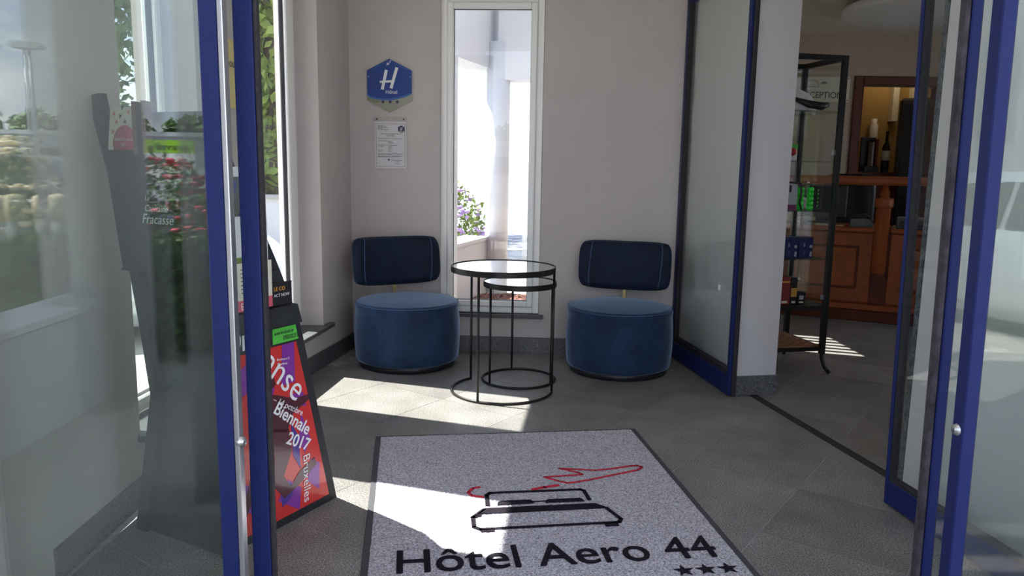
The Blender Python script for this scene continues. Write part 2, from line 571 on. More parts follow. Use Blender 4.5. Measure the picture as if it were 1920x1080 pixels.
for region in (ves, rec):
    hp = halfplanes(region)
    for i in range(-18, 14):
        for j in range(-6, 12):
            s0, t0 = S0 + i * PITCH, T0 + j * PITCH
            pts = []
            for a, b in ((0, 0), (0, 1), (1, 1), (1, 0)):
                ss = s0 + a * PITCH + (GAP / 2 if a == 0 else -GAP / 2)
                tt = t0 + b * PITCH + (GAP / 2 if b == 0 else -GAP / 2)
                p = E1 * ss + E2 * tt
                pts.append((p.x, p.y))
            area = sum(pts[k][0] * pts[(k + 1) % 4][1] - pts[(k + 1) % 4][0] * pts[k][1] for k in range(4))
            if area < 0: pts.reverse()
            q = clip(pts, hp)
            if not q: continue
            ar = abs(sum(q[k][0] * q[(k + 1) % len(q)][1] - q[(k + 1) % len(q)][0] * q[k][1] for k in range(len(q)))) / 2
            if ar < 0.002: continue
            c = E1 * (s0 + PITCH / 2) + E2 * (t0 + PITCH / 2)
            is_full = ar > (PITCH - GAP) ** 2 * 0.9995
            if is_full and full_mesh:
                o = bpy.data.objects.new('tile', full_mesh)
                COL.objects.link(o)
                o.location = (c.x, c.y, 0)
                o.parent = floor
            else:
                mb = MB()
                mb.slab(q, -0.012, 0.0, TILE)
                o = mb.build('tile', off=(c.x, c.y, 0))
                o.parent = floor
                if is_full: full_mesh = o.data
# narrow border tiles each side of the track, and the track itself
for k in range(7):
    a = -1.0 + k * 0.6
    mb = MB()
    mb.slab([trk(a + .002, -0.097), trk(a + .598, -0.097), trk(a + .598, -0.001), trk(a + .002, -0.001)][::1], -0.012, 0.0, TILE)
    mb.build('tile', floor)
mb = MB()
mb.slab([trk(-1.0, 0.0), trk(3.25, 0.0), trk(3.25, 0.052), trk(-1.0, 0.052)], -0.012, -0.0005, TRACK)
mb.build('floor_track', floor)['label'] = 'dark brush strip in the door track'

# walls of the vestibule
def wbox(mb, y0, y1, z0, z1, t, m):                   # piece of the left wall
    mb.slab([(XL(y0), y0), (XL(y1), y1), (XL(y1) - t, y1), (XL(y0) - t, y0)], z0, z1, m)
W1A, W1B, W2A, W2B = 2.70, 3.25, 3.82, 4.655          # near and far window on the left
SILL, HEAD = 0.235, 2.44
mb = MB()
wbox(mb, 1.822, W1A, 0, HC, .25, WALL)
wbox(mb, W1A, W1B, 0, SILL, .25, WALL)
wbox(mb, W1A, W1B, HEAD, HC, .25, WALL)
wbox(mb, W1B, W2A, 0, HC, .25, WALL)
wbox(mb, W2A, 4.305, 0, SILL, .25, WALL); wbox(mb, 4.305, W2B, 0, SILL, .25, WALL)
wbox(mb, W2A, 4.305, HEAD, HC, .25, WALL); wbox(mb, 4.305, W2B, HEAD, HC, .25, WALL)
wbox(mb, W2B, 4.93, 0, HC, .25, WALL); wbox(mb, 4.93, 5.36, 0, HC, .25, WALL)
struct(mb, 'wall_left', 'off-white left wall with two tall windows')
BX0, BX1, BZ0, BZ1 = -0.485, 0.182, 0.262, 2.31        # opening of the back window
def bbx(mb, x0, x1, z0, z1, t, m, o=0.0):
    a, b = Vector((x0, YB(x0), 0)) + BN * o, Vector((x1, YB(x1), 0)) + BN * o
    c, d = b + BN * t, a + BN * t
    mb.slab([(a.x, a.y), (b.x, b.y), (c.x, c.y), (d.x, d.y)], z0, z1, m)
mb = MB()
bbx(mb, -1.09, BX0, 0, HC, .22, WALL)
bbx(mb, BX1, 1.45, 0, HC, .22, WALL)
bbx(mb, BX0, BX1, 0, BZ0, .22, WALL)
bbx(mb, BX0, BX1, BZ1, HC, .22, WALL)
struct(mb, 'wall_back', 'pinkish off-white back wall with a narrow window')
LD = Vector((1.423 - 1.205, 2.778 - 4.132, 0)).normalized()    # line of the inner sliding doors, towards the camera
LN = Vector((-LD.y, LD.x, 0))
if LN.x < 0: LN = -LN
def lp(s, o=0.0):                                      # s metres from the near end of the far leaf, o towards the reception
    p = Vector((1.205, 4.132, 0)) + LD * s + LN * o
    return (p.x, p.y)
mb = MB()
mb.slab([lp(-1.06, .055), lp(-.045, .055), (1.49, 4.222), (1.49, 5.30), (1.30, 5.30)], 0, HC, PILLAR)
struct(mb, 'wall_right', 'white pillar between the far glass leaf and the display cabinet')
mb = MB()
mb.slab([lp(1.225, .185), lp(1.225, .45), lp(2.4, .45), lp(2.4, .185)][::1], 0, HC, PILLAR)
mb.slab([lp(-.045, .055), lp(1.30, .055), lp(1.30, .45), (1.49, 4.222)], 2.38, HC, PILLAR)
mb.slab([lp(1.30, .055), lp(2.6, .055), lp(2.6, .45), lp(1.30, .45)], 2.38, HC, PILLAR)
struct(mb, 'wall_right_near', 'white wall behind the near inner glass leaf')
mb = MB()
a, b = lp(1.21, .20), lp(1.21, .29)
T = frame((a[0], a[1], 0), LN, LD)
mb.bbox((-.02, -.012, 0), (.035, .012, 2.38), DUSTY, .004, T)
mb.bbox((.036, -.012, 0), (.05, .012, 2.38), NAVY, .003, T)
o = struct(mb, 'trim_1', 'dusty grey brush seal on the wall end behind the near leaf')
# front wall beside and above the entrance
mb = MB()
mb.box((-1.62, 1.95, 2.42), (1.95, 2.12, HC), WALL)
FW0, FW1 = 2.55, 3.25
mb.box((1.95, 1.90, 0), (FW0, 2.12, HC), RECW)
mb.box((FW1, 1.90, 0), (5.3, 2.12, HC), RECW)
mb.box((FW0, 1.90, 0), (FW1, 2.12, .35), RECW)
mb.box((FW0, 1.90, 2.2), (FW1, 2.12, HC), RECW)
struct(mb, 'wall_front')
# reception shell
RY, RZ = 7.6, 2.53
DW0, DW1, DWZ = 3.315, 4.06, 2.055                      # doorway in the reception back wall
mb = MB()
mb.box((1.3, RY, 0), (DW0, RY + .14, HC), RECW)
mb.box((DW1, RY, 0), (5.3, RY + .14, HC), RECW)
mb.box((DW0, RY, DWZ), (DW1, RY + .14, HC), RECW)
struct(mb, 'wall_reception_back', 'brownish reception wall around a wooden doorway')
RW0, RW1 = 5.34, 6.20
mb = MB()
mb.box((1.30, 5.30, 0), (1.49, RW0, HC), RECW)
mb.box((1.30, RW1, 0), (1.49, RY, HC), RECW)
mb.box((1.30, RW0, 0), (1.49, RW1, .35), RECW)
mb.box((1.30, RW0, 1.75), (1.49, RW1, HC), RECW)
struct(mb, 'wall_reception_left')
mb = MB()
mb.box((5.2, 2.0, 0), (5.35, 2.6, HC), RECW); mb.box((5.2, 6.4, 0), (5.35, 9.5, HC), RECW)
mb.box((5.2, 2.6, 0), (5.35, 6.4, .85), RECW); mb.box((5.2, 2.6, 2.4), (5.35, 6.4, HC), RECW)
struct(mb, 'wall_reception_right')
mb = MB()
mb.box((DW0 - .5, 9.3, 0), (5.3, 9.42, HC), BACKR)
mb.box((DW0 - .5, RY + .14, 0), (DW0 - .4, 9.3, HC), BACKR)
struct(mb, 'wall_office', 'ochre wall of the office behind the reception')
mb = MB()
mb.slab([(-1.65, 1.88), (1.9, 1.88), (1.9, 5.33), (-1.4, 5.43)], HC, HC + .12, CEIL)
struct(mb, 'ceiling', 'white vestibule ceiling')
mb = MB()
mb.slab([(1.9, 1.88), (5.35, 1.88), (5.35, 9.45), (1.25, 9.45), (1.25, 5.33), (1.9, 5.33)], HC, HC + .12, CEIL)
mb.slab([(1.5, 4.3), (5.2, 2.2), (5.2, RY), (1.5, RY)], RZ, HC, CEIL)
struct(mb, 'ceiling_reception', 'cream reception ceiling')

# skirtings, in lengths
def skirt(name, pts, m, h=.105, t=.012, step=.47, label=None):
    root = thing(name, (0, 0, 0), label, kind='structure')
    for (a, b) in zip(pts, pts[1:]):
        a, b = Vector((*a, 0)), Vector((*b, 0))
        L = (b - a).length
        n = max(1, round(L / step))
        d = (b - a) / L
        nn = Vector((d.y, -d.x, 0))
        for k in range(n):
            T = frame(a + d * (L * k / n), d, nn)
            q = MB()
            q.bbox((.001, 0, 0), (L / n - .001, t, h), m, .0015, T)
            q.build('skirting_tile', root)
    return root
yl = [2.13, 2.74, 4.305, 4.93, 5.15]
skirt('baseboard_left', [(XL(y), y) for y in yl], SKIRT, label='dark granite skirting along the left wall')
skirt('baseboard_back', [(-1.07, YB(-1.07)), (1.03, YB(1.03))], SKIRTL, label='speckled granite skirting along the back wall')
skirt('baseboard_right', [(1.235, 4.168), (1.49, 4.222), (1.49, 5.3)], SKIRTL, h=.11, label='speckled granite skirting around the white pillar')

# windows
def window(name, o, u, n, W, z0, z1, label, fw=.055, sw=.05, sashes=1, depth=.07, sill=None):
    """o: inner lower corner on the frame's inner plane; u along the wall; n outwards"""
    root = thing(name, (0, 0, 0), label, kind='structure')
    T = frame(o, u, n)
    H = z1 - z0
    q = MB()
    for lo, hi in (((0, 0, 0), (fw, depth, H)), ((W - fw, 0, 0), (W, depth, H)), ((fw, 0, 0), (W - fw, depth, fw)), ((fw, 0, H - fw), (W - fw, depth, H))):
        q.bbox(lo, hi, PVC, .005, T)
    q.build('window_frame', root)
    ws = (W - 2 * fw) / sashes
    for k in range(sashes):
        x0 = fw + k * ws
        x1 = x0 + ws
        q = MB()
        for lo, hi in (((x0, -.014, fw), (x0 + sw, depth - .02, H - fw)), ((x1 - sw, -.014, fw), (x1, depth - .02, H - fw)), ((x0 + sw, -.014, fw), (x1 - sw, depth - .02, fw + sw)), ((x0 + sw, -.014, H - fw - sw), (x1 - sw, depth - .02, H - fw))):
            q.bbox(lo, hi, PVC, .006, T)
        s = q.build('sash', root)
        q = MB()
        g = .002
        for lo, hi in (((x0 + sw, .004, fw + sw), (x0 + sw + g, .03, H - fw - sw)), ((x1 - sw - g, .004, fw + sw), (x1 - sw, .03, H - fw - sw)), ((x0 + sw, .004, fw + sw), (x1 - sw, .03, fw + sw + g)), ((x0 + sw, .004, H - fw - sw - g), (x1 - sw, .03, H - fw - sw))):
            q.box(lo, hi, RUBBER, T)
        q.build('gasket', s)
        q = MB()
        q.box((x0 + sw, .014, fw + sw), (x1 - sw, .020, H - fw - sw), GLASS, T)
        q.build('pane', s)
    if sill:
        a0, a1, d0, d1, h = sill
        q = MB()
        q.bbox((a0, d0, -h - .0), (a1, d1, 0.0), SKIRT, .003, T)
        q.build('window_sill', root)['label'] = 'dark polished stone sill'
    return root
def left_window(name, ya, yb, label, **kw):
    a, b = Vector((XL(ya), ya, 0)), Vector((XL(yb), yb, 0))
    u = (b - a).normalized()
    n = Vector((-u.y, u.x, 0))
    L = (b - a).length
    return window(name, a + n * .135 + Vector((0, 0, SILL + .022)), u, n, L, SILL + .022, HEAD, label, sill=(-.02, L + .10, -.175, .0, .024), **kw)
left_window('window_1', W1A, W1B, 'narrow white framed window nearer the entrance, behind the poster stand', fw=.028, sw=.036)
left_window('window_2', W2A, W2B, 'tall white framed window by the corner, trees outside', fw=.062, sw=.09)
aa = Vector((BX0, YB(BX0), BZ0)) + BN * .02
window('window_3', aa, BD, BN, BX1 - BX0, BZ0 + .0, BZ1, 'narrow white framed window in the back wall behind the tables', fw=.045, sw=.04, sill=(-.02, BX1 - BX0 + .03, -.055, .02, .024))
window('window_4', (1.40, RW0, .35), (0, 1, 0), (-1, 0, 0), RW1 - RW0, .35, 1.75, 'reception side window with vertical blinds')
window('window_5', (FW0, 1.98, .35), (1, 0, 0), (0, -1, 0), FW1 - FW0, .35, 2.2, 'reception front window with vertical blinds')
window('window_6', (5.24, 6.4, .85), (0, -1, 0), (1, 0, 0), 3.8, .85, 2.4, 'added unseen window lighting the reception from the right wall', sashes=3)  # out of view; opening added to let daylight into the reception
def blind(name, o, u, n, W, z0, z1, label, ns, tilt):
    root = thing(name, o, label, 'blind')
    q = MB()
    T = frame(o, u, n)
    q.bbox((0, -.02, z1 - o[2]), (W, .02, z1 - o[2] + .03), WHITE, .003, T)
    q.build('headrail', root)
    for k in range(ns):
        x = W * (k + .5) / ns
        c = T @ Vector((x, 0, 0))
        d = Matrix.Rotation(tilt, 3, 'Z') @ Vector(u)
        TT = frame(c, d, Vector((-d.y, d.x, 0)))
        q = MB()
        q.box((-.055, -.0012, z0 - o[2]), (.042, .0012, z1 - o[2]), BLIND, TT)
        q.build('slat', root)
blind('vertical_blind', (1.53, RW0 + .01, .36), (0, 1, 0), (1, 0, 0), RW1 - RW0 - .02, .36, 1.76, 'cream vertical slat blind at the reception side window', 8, math.radians(46))
blind('vertical_blind', (FW0 - .04, 2.17, .3), (1, 0, 0), (0, 1, 0), FW1 - FW0 + .08, .3, 2.22, 'cream vertical slat blind at the reception front window', 9, math.radians(35))

# ------------------------------------------------------------------ doors
def leaf(name, T, W, H, label, stile0, stile1, bot, top, t, m0, m1, mb_, glass=GLASS, gk=.006, parts=None, z0=.008):
    root = thing(name, (0, 0, 0), label, kind='structure')
    if stile0 > 0:
        q = MB(); q.bbox((0, 0, z0), (stile0, t, H), m0, .003, T); q.build('stile', root)
    q = MB(); q.bbox((W - stile1, 0, z0), (W, t, H), m1, .003, T); q.build('stile', root)
    q = MB(); q.bbox((stile0, .002, z0), (W - stile1, t - .002, bot), mb_, .003, T); q.build('bottom_rail', root)
    q = MB(); q.bbox((stile0, .002, H - top), (W - stile1, t - .002, H), mb_, .003, T); q.build('top_rail', root)
    q = MB()
    for lo, hi in ((((stile0, .006, bot), (stile0 + gk, t - .006, H - top)),) if stile0 > 0 else ()) + (((W - stile1 - gk, .006, bot), (W - stile1, t - .006, H - top)), ((stile0, .006, bot), (W - stile1, t - .006, bot + gk * 2.2))):
        q.box(lo, hi, RUBBER, T)
    q.build('gasket', root)
    for g in ((-.011, .006) if glass is GLASS else (-.003,)):
        q = MB(); q.box((stile0, t * .5 + g, bot), (W - stile1, t * .5 + g + .005, H - top), glass, T); q.build('glass_pane', root)
    return root
def lock(root, c, n):
    q = MB()
    nn = Vector(n).normalized()
    u = Vector((-nn.y, nn.x, 0)) if abs(nn.z) < .5 else Vector((1, 0, 0))
    T = frame(c, u, Vector((0, 0, 1)), nn)
    q.lathe([(.001, .011), (.006, .011), (.0075, .008), (.013, .006), (.015, 0), (.015, -.004)], SILVER, 20, T=T)
    q.box((-.001, -.005, .0105), (.001, .005, .0118), DARK, T)
    q.build('lock_cylinder', root)['label'] = 'round steel lock cylinder'
# inner sliding leaves
T = frame((*lp(0, 0), 0), -LD, LN)
d = leaf('door_1', T, .905, 2.36, 'far blue framed sliding glass leaf beside the right-hand chair', .034, .03, .118, .1, .044, BLUE, NAVY, BLUE, GLASSG, .014)
q = MB(); q.bbox((-.0165, .012, .01), (0, .036, 2.36), RUBBER, .003, T); q.build('rubber_seal', d)
q = MB(); q.box((.205, .0095, .565), (.235, .0105, .597), WHITE, T); q.build('sticker', d)['label'] = 'tiny white square sticker'
T = frame((*lp(1.372, .0), 0), LD, LN) @ Matrix.Rotation(math.radians(1.3), 4, 'X')
d = leaf('door_2', T, 1.05, 2.36, 'near blue framed sliding glass leaf at the right edge', .016, .05, .10, .1, .044, BLUE, BLUE, BLUE, GLASSG, .005)
# entrance: fixed panels and sliding leaves
T = frame((-1.62, 1.775, 0), (1, 0, 0), (0, 1, 0))
d = leaf('door_3', T, 1.62 - .665, 2.39, 'left fixed glass panel of the entrance with a silver edged stile', .04, .038, .05, .08, .045, BLUE, BLUE, BLUE, GLASS, .0012)
q = MB(); q.bbox((1.62 - .665, .008, .01), (1.62 - .652, .040, 2.39), SILVER, .002, T); q.build('edge_strip', d)['label'] = 'silver metal edge strip'
lock(d, (-.652, 1.795, .575), (1, -.6, 0))
T = frame((-1.332, 1.90, 0), (1, 0, 0), (0, 1, 0))
d = leaf('door_4', T, 1.332 - .625, 2.38, 'left sliding leaf of the entrance with a dark rubber edge', .0, .046, .05, .08, .042, BLUE, BLUE, BLUE, GLASS, .0012)
q = MB(); q.bbox((1.332 - .625, .006, .01), (1.332 - .616, .032, 2.38), RUBBER, .002, T); q.build('rubber_seal', d)
R1 = Matrix.Rotation(math.radians(-0.9), 4, Vector((0, 1, 0)))
def rframe(x, y):
    return Matrix.Translation((x, y, .9)) @ R1 @ Matrix.Translation((0, 0, -.9))
T = rframe(1.079, 1.775)
d = leaf('door_5', T, .56, 2.39, 'right fixed glass panel of the entrance with a lock cylinder',   .033, .012, .05, .08, .045, BLUE, BLUE, BLUE, GLASSG, .003)
lock(d, (1.083, 1.797, .635), (-1, -.3, 0))
T = rframe(1.084, 1.90)
d = leaf('door_6', T, .50, 2.38, 'right sliding leaf of the entrance with a grey rubber edge', .025, .008, .05, .08, .042, BLUE, BLUE, BLUE, GLASSG, .003)
q = MB(); q.bbox((-.013, .004, .01), (0, .036, 2.38), SCUFF, .004, T); q.build('rubber_seal', d)['label'] = 'scuffed purplish grey rubber seal'

# ------------------------------------------------------------------ entrance mat
MO = Vector((-0.615, 3.408, 0))
MX, MY = Vector((0.991, 0.135, 0)).normalized(), Vector((-0.135, 0.991, 0)).normalized()
Z3 = Vector((0, 0, 1))
mat_o = thing('entrance_mat', MO, 'grey carpet entrance mat printed with a bed, a red plane and the hotel name', 'mat')
TM = frame(MO, MX, MY)
ML = 1.47
q = MB()
q.bbox((0, -ML, 0), (1.23, 0, .006), MATRIM, .003, TM)
q.build('rubber_border', mat_o)
# pile: a finely divided uneven sheet
nx, ny = 150, 180
vs, fs = [], []
rg = np.random.default_rng(3)
hh = rg.random((ny + 1, nx + 1)) * .0022
for j in range(ny + 1):
    for i in range(nx + 1):
        e = min(i, nx - i, j, ny - j)
        z = .0075 + hh[j, i] if e > 0 else .004
        vs.append(TM @ Vector((.02 + (1.19) * i / nx, -ML + .02 + (ML - .032) * j / ny, z)))
for j in range(ny):
    for i in range(nx):
        k = j * (nx + 1) + i
        fs.append((k, k + 1, k + nx + 2, k + nx + 1))
q = MB(); q.add(vs, fs, CARPET, True); q.build('carpet_pile', mat_o, recalc=False)
def mat_poly(name, pts, m, z=.0100, h=.0012):
    q = MB()
    for P in pts:
        q.slab([tuple((TM @ Vector((a, b, 0)))[:2]) for a, b in P], z - h, z + .0004, m)
    return q.build(name, mat_o)
def stroke(P, wd, closed=False):
    """polyline -> quads with round-ish joints"""
    res = []
    n = len(P)
    for i in range(n if closed else n - 1):
        a, b = Vector(P[i]), Vector(P[(i + 1) % n])
        dd = (b - a).normalized()
        nn = Vector((-dd.y, dd.x)) * wd / 2
        a2, b2 = a - dd * wd * .3, b + dd * wd * .3
        res.append([tuple(a2 - nn), tuple(b2 - nn), tuple(b2 + nn), tuple(a2 + nn)])
    return res
plane = [(.767, -.467), (.826, -.480), (.911, -.500), (.96, -.495), (1.005, -.485), (1.074, -.467), (1.10, -.466), (1.114, -.478), (1.112, -.492), (1.086, -.515), (.987, -.550), (.871, -.592), (.816, -.608), (.771, -.616), (.742, -.596), (.69, -.55), (.778, -.544), (.849, -.539), (.835, -.515)]
mat_poly('plane_outline', stroke(plane, .011, True), CARPETR, .0112).__setitem__('label', 'red line drawing of a plane')
mat_poly('plane_trail', stroke([(.624, -.664), (.673, -.647), (.73, -.634)], .016), CARPETR, .0112)
mat_poly('plane_tail', stroke([(.421, -.623), (.397, -.63), (.373, -.668), (.385, -.698), (.426, -.714)], .012), CARPETR, .0112)
bed = stroke([(.436, -.79), (.442, -.70), (.455, -.681), (.807, -.681), (.820, -.695), (.822, -.775)], .016)
bed += [[(.472, -.792), (.476, -.768), (.488, -.755), (.600, -.755), (.608, -.768), (.610, -.788)], [(.652, -.788), (.658, -.768), (.668, -.758), (.790, -.758), (.798, -.768), (.802, -.788)]]
bed += stroke([(.60, -.772), (.66, -.772)], .006)
bed += [[(.424, -.812), (.836, -.808), (.878, -.853), (.392, -.858)]]
bed += stroke([(.40, -.866), (.374, -.882), (.372, -.955), (.392, -.974), (.885, -.968), (.898, -.945), (.868, -.85)], .015)
bed += stroke([(.372, -.882), (.42, -.82)], .014) + [[(.392, -.975), (.44, -.975), (.44, -.996), (.392, -.996)], [(.829, -.97), (.878, -.97), (.878, -.996), (.829, -.996)]]
mat_poly('bed_drawing', bed, CARPETB, .0112).__setitem__('label', 'black line drawing of a double bed')
q = MB()
TT = frame2(MO + MX * .098 - MY * 1.238 + Z3 * .0108, MX, Z3, MY)
q.text('Hôtel Aero 44', .205, CARPETB, TT, .0010)
tw = max((TT.inverted() @ Vector(v)).x for v in q.v)
q = MB()
for dx in (-.0016, .0016):
    q.text('Hôtel Aero 44', .205, CARPETB, TT @ Matrix.Translation((dx, dx * .6, dx * .05)), .0010, squash=1.052 / tw)
q.build('lettering', mat_o)['label'] = 'black hotel name lettering'
mat_poly('star_row', [star(.997 + .072 * k, -1.312, .034) for k in range(3)], CARPETB, .0112).__setitem__('label', 'three black stars')

# ------------------------------------------------------------------ velvet chairs
def rounded_panel(W, H, TH, R, seam=False, nx=28, nz=18, corner=.20):
    """bent cushion: returns front+back surface points; local x across, z up, front towards -y"""
    def P(u, v, s):
        # squircle outline for round corners
        k = corner
        uu = u * math.sqrt(1 - k * v * v * v * v * u * u)
        vv = v * math.sqrt(1 - k * u * u * u * u * v * v)
        x, z = uu * W / 2, vv * H / 2
        d = max(abs(u), abs(v))
        th = TH / 2 * math.sqrt(max(0, 1 - d ** 9)) * (1 + .10 * (1 - u * u) * (1 - v * v))
        ang = x / R
        rr = R + s * th                                   # centre of bend lies in front of the chair
        return (rr * math.sin(ang), -R + rr * math.cos(ang), z)
    vs, fs = [], []
    for s in (-1, 1):
        b = len(vs)
        for j in range(nz + 1):
            for i in range(nx + 1):
                u = -math.cos(PI * i / nx) * .35 + (-1 + 2 * i / nx) * .65
                v = -math.cos(PI * j / nz) * .35 + (-1 + 2 * j / nz) * .65
                vs.append(P(u, v, s))
        for j in range(nz):
            for i in range(nx):
                k = b + j * (nx + 1) + i
                fs.append((k, k + 1, k + nx + 2, k + nx + 1))
    return vs, fs, P
def make_chair():
    r = thing('velvet_chair', (0, 0, 0), 'x', 'chair')
    R = .327
    q = MB(); q.lathe([(.292, 0), (.300, .004), (.303, .030), (.298, .040)], DARK, 64); q.build('plinth', r)
    q = MB()
    prof = [(.304, .038), (.314, .042), (.320, .052)]
    for k in range(9):
        z = .06 + .30 * k / 8
        prof.append((R - .006 + .008 * math.sin(PI * k / 8), z))
    for k in range(1, 9):
        a = PI / 2 * k / 8
        prof.append((R - .03 + .028 * math.cos(a) - .0 * k, .372 + .034 * math.sin(a)))
    prof += [(.24, .413), (.15, .418), (.05, .420), (.0, .420)]
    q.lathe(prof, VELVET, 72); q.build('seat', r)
    q = MB()
    q.tube([((R - .008) * math.cos(2 * PI * k / 64), (R - .008) * math.sin(2 * PI * k / 64), .396) for k in range(64)], .0032, SEAM, 6, True)
    q.build('piping', r)['label'] = 'lighter blue piping around the seat edge'
    vs, fs, P = rounded_panel(.615, .315, .085, .55)
    Tb = Matrix.Translation((0, .258, .622)) @ Matrix.Rotation(math.radians(-9), 4, 'X')
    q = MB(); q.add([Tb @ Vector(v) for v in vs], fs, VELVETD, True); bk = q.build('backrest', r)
    # seams that set off the lighter side panels
    for sx in (-.80, .84):
        q = MB()
        pts = [Vector(P(sx + .02 * math.sin(PI * (k / 20 - .5)), -.93 + 1.86 * k / 20, -1)) + Vector((0, -.001, 0)) for k in range(21)]
        q.tube([Tb @ p for p in pts], .0026, SEAM, 6)
        q.build('seam', bk)
    q = MB()
    q.bbox((-.012, .235, .41), (.012, .243, .50), BRASS, .002)
    q.bbox((-.012, .17, .405), (.012, .243, .412), BRASS, .002)
    q.build('bracket', r)['label'] = 'small brass coloured back bracket'
    return r
ch = make_chair()
ch.location = (-.655, 4.775, 0)
ch.rotation_euler = (0, 0, math.radians(28))
ch['label'] = 'blue velvet chair on the left, below the blue hexagonal sign'
ch['group'] = 'round velvet chairs'
c2 = copy_tree(ch)
c2.location = (.668, 4.70, 0)
c2.rotation_euler = (0, 0, math.radians(-14))
c2['label'] = 'blue velvet chair on the right, beside the glass door leaf'

# ------------------------------------------------------------------ nesting tables
def arc(cx, cy, r, a0, a1, z, n=48):
    return [(cx + r * math.cos(math.radians(a0 + (a1 - a0) * k / n)), cy + r * math.sin(math.radians(a0 + (a1 - a0) * k / n)), z) for k in range(n + 1)]
def make_table(name, c, r, h, rb, legs, arc_span, label):
    t = thing(name, (c[0], c[1], 0), label, 'table', group='nesting side tables')
    q = MB()
    q.lathe([(r - .014, h - .028), (r, h - .028), (r + .001, h - .026), (r + .001, h + .001), (r, h + .003), (r - .004, h + .003), (r - .004, h - .002), (r - .014, h - .002), (r - .014, h - .028)], BLACKM, 72, c=(c[0], c[1], 0), smooth=False)
    q.build('table_rim', t)
    q = MB()
    q.lathe([(0, h - .012), (r - .005, h - .012), (r - .005, h - .001), (0, h - .001)], MIRROR, 72, c=(c[0], c[1], 0), smooth=False)
    q.build('table_top', t)['label'] = 'pale mirrored glass top'
    q = MB()
    if arc_span:
        q.tube(arc(c[0], c[1], rb, arc_span[0], arc_span[1], .0075, 60), .0072, BLACKM, 8)
    else:
        q.tube(arc(c[0], c[1], rb, 0, 360, .0075, 64)[:-1], .0072, BLACKM, 8, True)
    q.build('base_ring', t)
    for a in legs:
        x, y = c[0] + rb * math.cos(math.radians(a)), c[1] + rb * math.sin(math.radians(a))
        q = MB()
        q.tube([(x, y, .001), (x, y, h - .027)], .0068, BLACKM, 8)
        q.build('leg', t)
make_table('side_table', (-.049, 4.198), .286, .702, .281, (244, 131, -9), (131, 351), 'larger round side table with black rim, nearer the camera')
make_table('side_table', (.046, 4.425), .211, .586, .213, (219, 101, -30), None, 'smaller round side table tucked under the larger one')

# ------------------------------------------------------------------ hexagonal sign and certificate on the back wall
def TBW(x, z, off=0.0):                              # frame on the back wall face; text frame, thickness towards the room
    p = Vector((x, YB(x), z)) - BN * off
    return frame2(p, BD, -BN)
sg = thing('hexagonal_sign', (-.812, YB(-.812) , 1.742), 'blue hexagonal hotel sign with a white H and three stars', 'sign')
def flat(q, pts, T, th, m, z=0.0):
    n = len(pts)
    vs = [T @ Vector((a, b, z)) for a, b in pts] + [T @ Vector((a, b, z + th)) for a, b in pts]
    fs = [tuple(range(n - 1, -1, -1)), tuple(range(n, 2 * n))] + [(i, (i + 1) % n, (i + 1) % n + n, i + n) for i in range(n)]
    q.add(vs, fs, m)
    return q
T = TBW(-.812, 1.742, .006)
hx = [(0, .168), (.146, .094), (.146, -.094), (0, -.168), (-.146, -.094), (-.146, .094)]
q = MB(); flat(q, hx, T, .008, SIGNT); q.build('plate', sg)
arcl = [(-.146 + .292 * k / 14, -.064 + .0 * k - .028 * math.sin(PI * k / 14) + .02 * (k / 14)) for k in range(15)]
q = MB(); flat(q, [(0, .1675), (-.1455, .0937), (-.1455, -.066)] + [(a * .997, b - .012) for a, b in arcl[1:-1]] + [(.1455, -.05), (.1455, .0937)], T, .0008, SIGNL, .008); q.build('light_band', sg)
q = MB(); flat(q, [(0, .1675), (-.1455, .0937), (-.1455, -.05)] + [(a * .997, b) for a, b in arcl[1:-1]] + [(.1455, -.042), (.1455, .0937)], T, .0014, SIGNB, .008); q.build('blue_panel', sg)['label'] = 'blue upper panel'
q = MB(); flat(q, [(-.145, -.075), (-.05, -.10), (-.10, -.115), (-.145, -.092)], T, .0006, SIGNT2, .0082); q.build('olive_wave', sg)
q = MB()
def fatline(q, a, b, wd, T, th, m, z):
    for P in stroke([a, b], wd):
        flat(q, P, T, th, m, z)
fatline(q, (-.045, -.020), (-.020, .092), .019, T, .001, WHITE, .0094)
fatline(q, (.012, -.012), (.048, .108), .019, T, .001, WHITE, .0094)
fatline(q, (-.058, .022), (.030, .028), .013, T, .0012, WHITE, .0094)
q.text('Hôtel', .034, WHITE, T @ Matrix.Translation((-.026, -.052, .0100)), .0004)
for pa, pb in (((-.016, .128), (-.013, .142)), ((-.013, .142), (-.006, .130)), ((-.006, .130), (0, .143)), ((.004, .146), (.010, .157))):
    fatline(q, pa, pb, .004, T, .0006, WHITE, .0094)
for sx in (-1, 1):
    fatline(q, (sx * .115, .098), (sx * .035, .139), .0035, T, .0004, SIGNL, .0094)
q.build('lettering', sg)['label'] = 'white handwritten H and word Hôtel'
for k in (-1, 0, 1):
    q = MB(); flat(q, star(k * .047 + .004, -.103, .0155), T, .001, SIGNN, .0082); q.build('star', sg)
for a, b in ((-.135, .055), (.135, .055), (-.135, -.045), (.135, -.045)):
    q = MB(); q.lathe([(0, .012), (.003, .0115), (.004, .009)], SILVER if b > 0 else DARK, 12, T=T @ Matrix.Translation((a, b, 0))); q.build('screw', sg)
ct = thing('certificate_holder', (-.81, YB(-.81), 1.376), 'small framed paper certificate in a clear holder under the hexagonal sign', 'certificate')
T = TBW(-.81, 1.376, .004)
q = MB(); flat(q, [(-.105, -.163), (.105, -.163), (.105, .140), (-.105, .140)], T, .0015, PAPER); q.build('paper', ct)
q = MB(); flat(q, [(-.107, -.166), (.107, -.166), (.107, .168), (-.107, .168)], T, .002, ACRYL, .0022); q.build('clear_cover', ct)
q = MB()
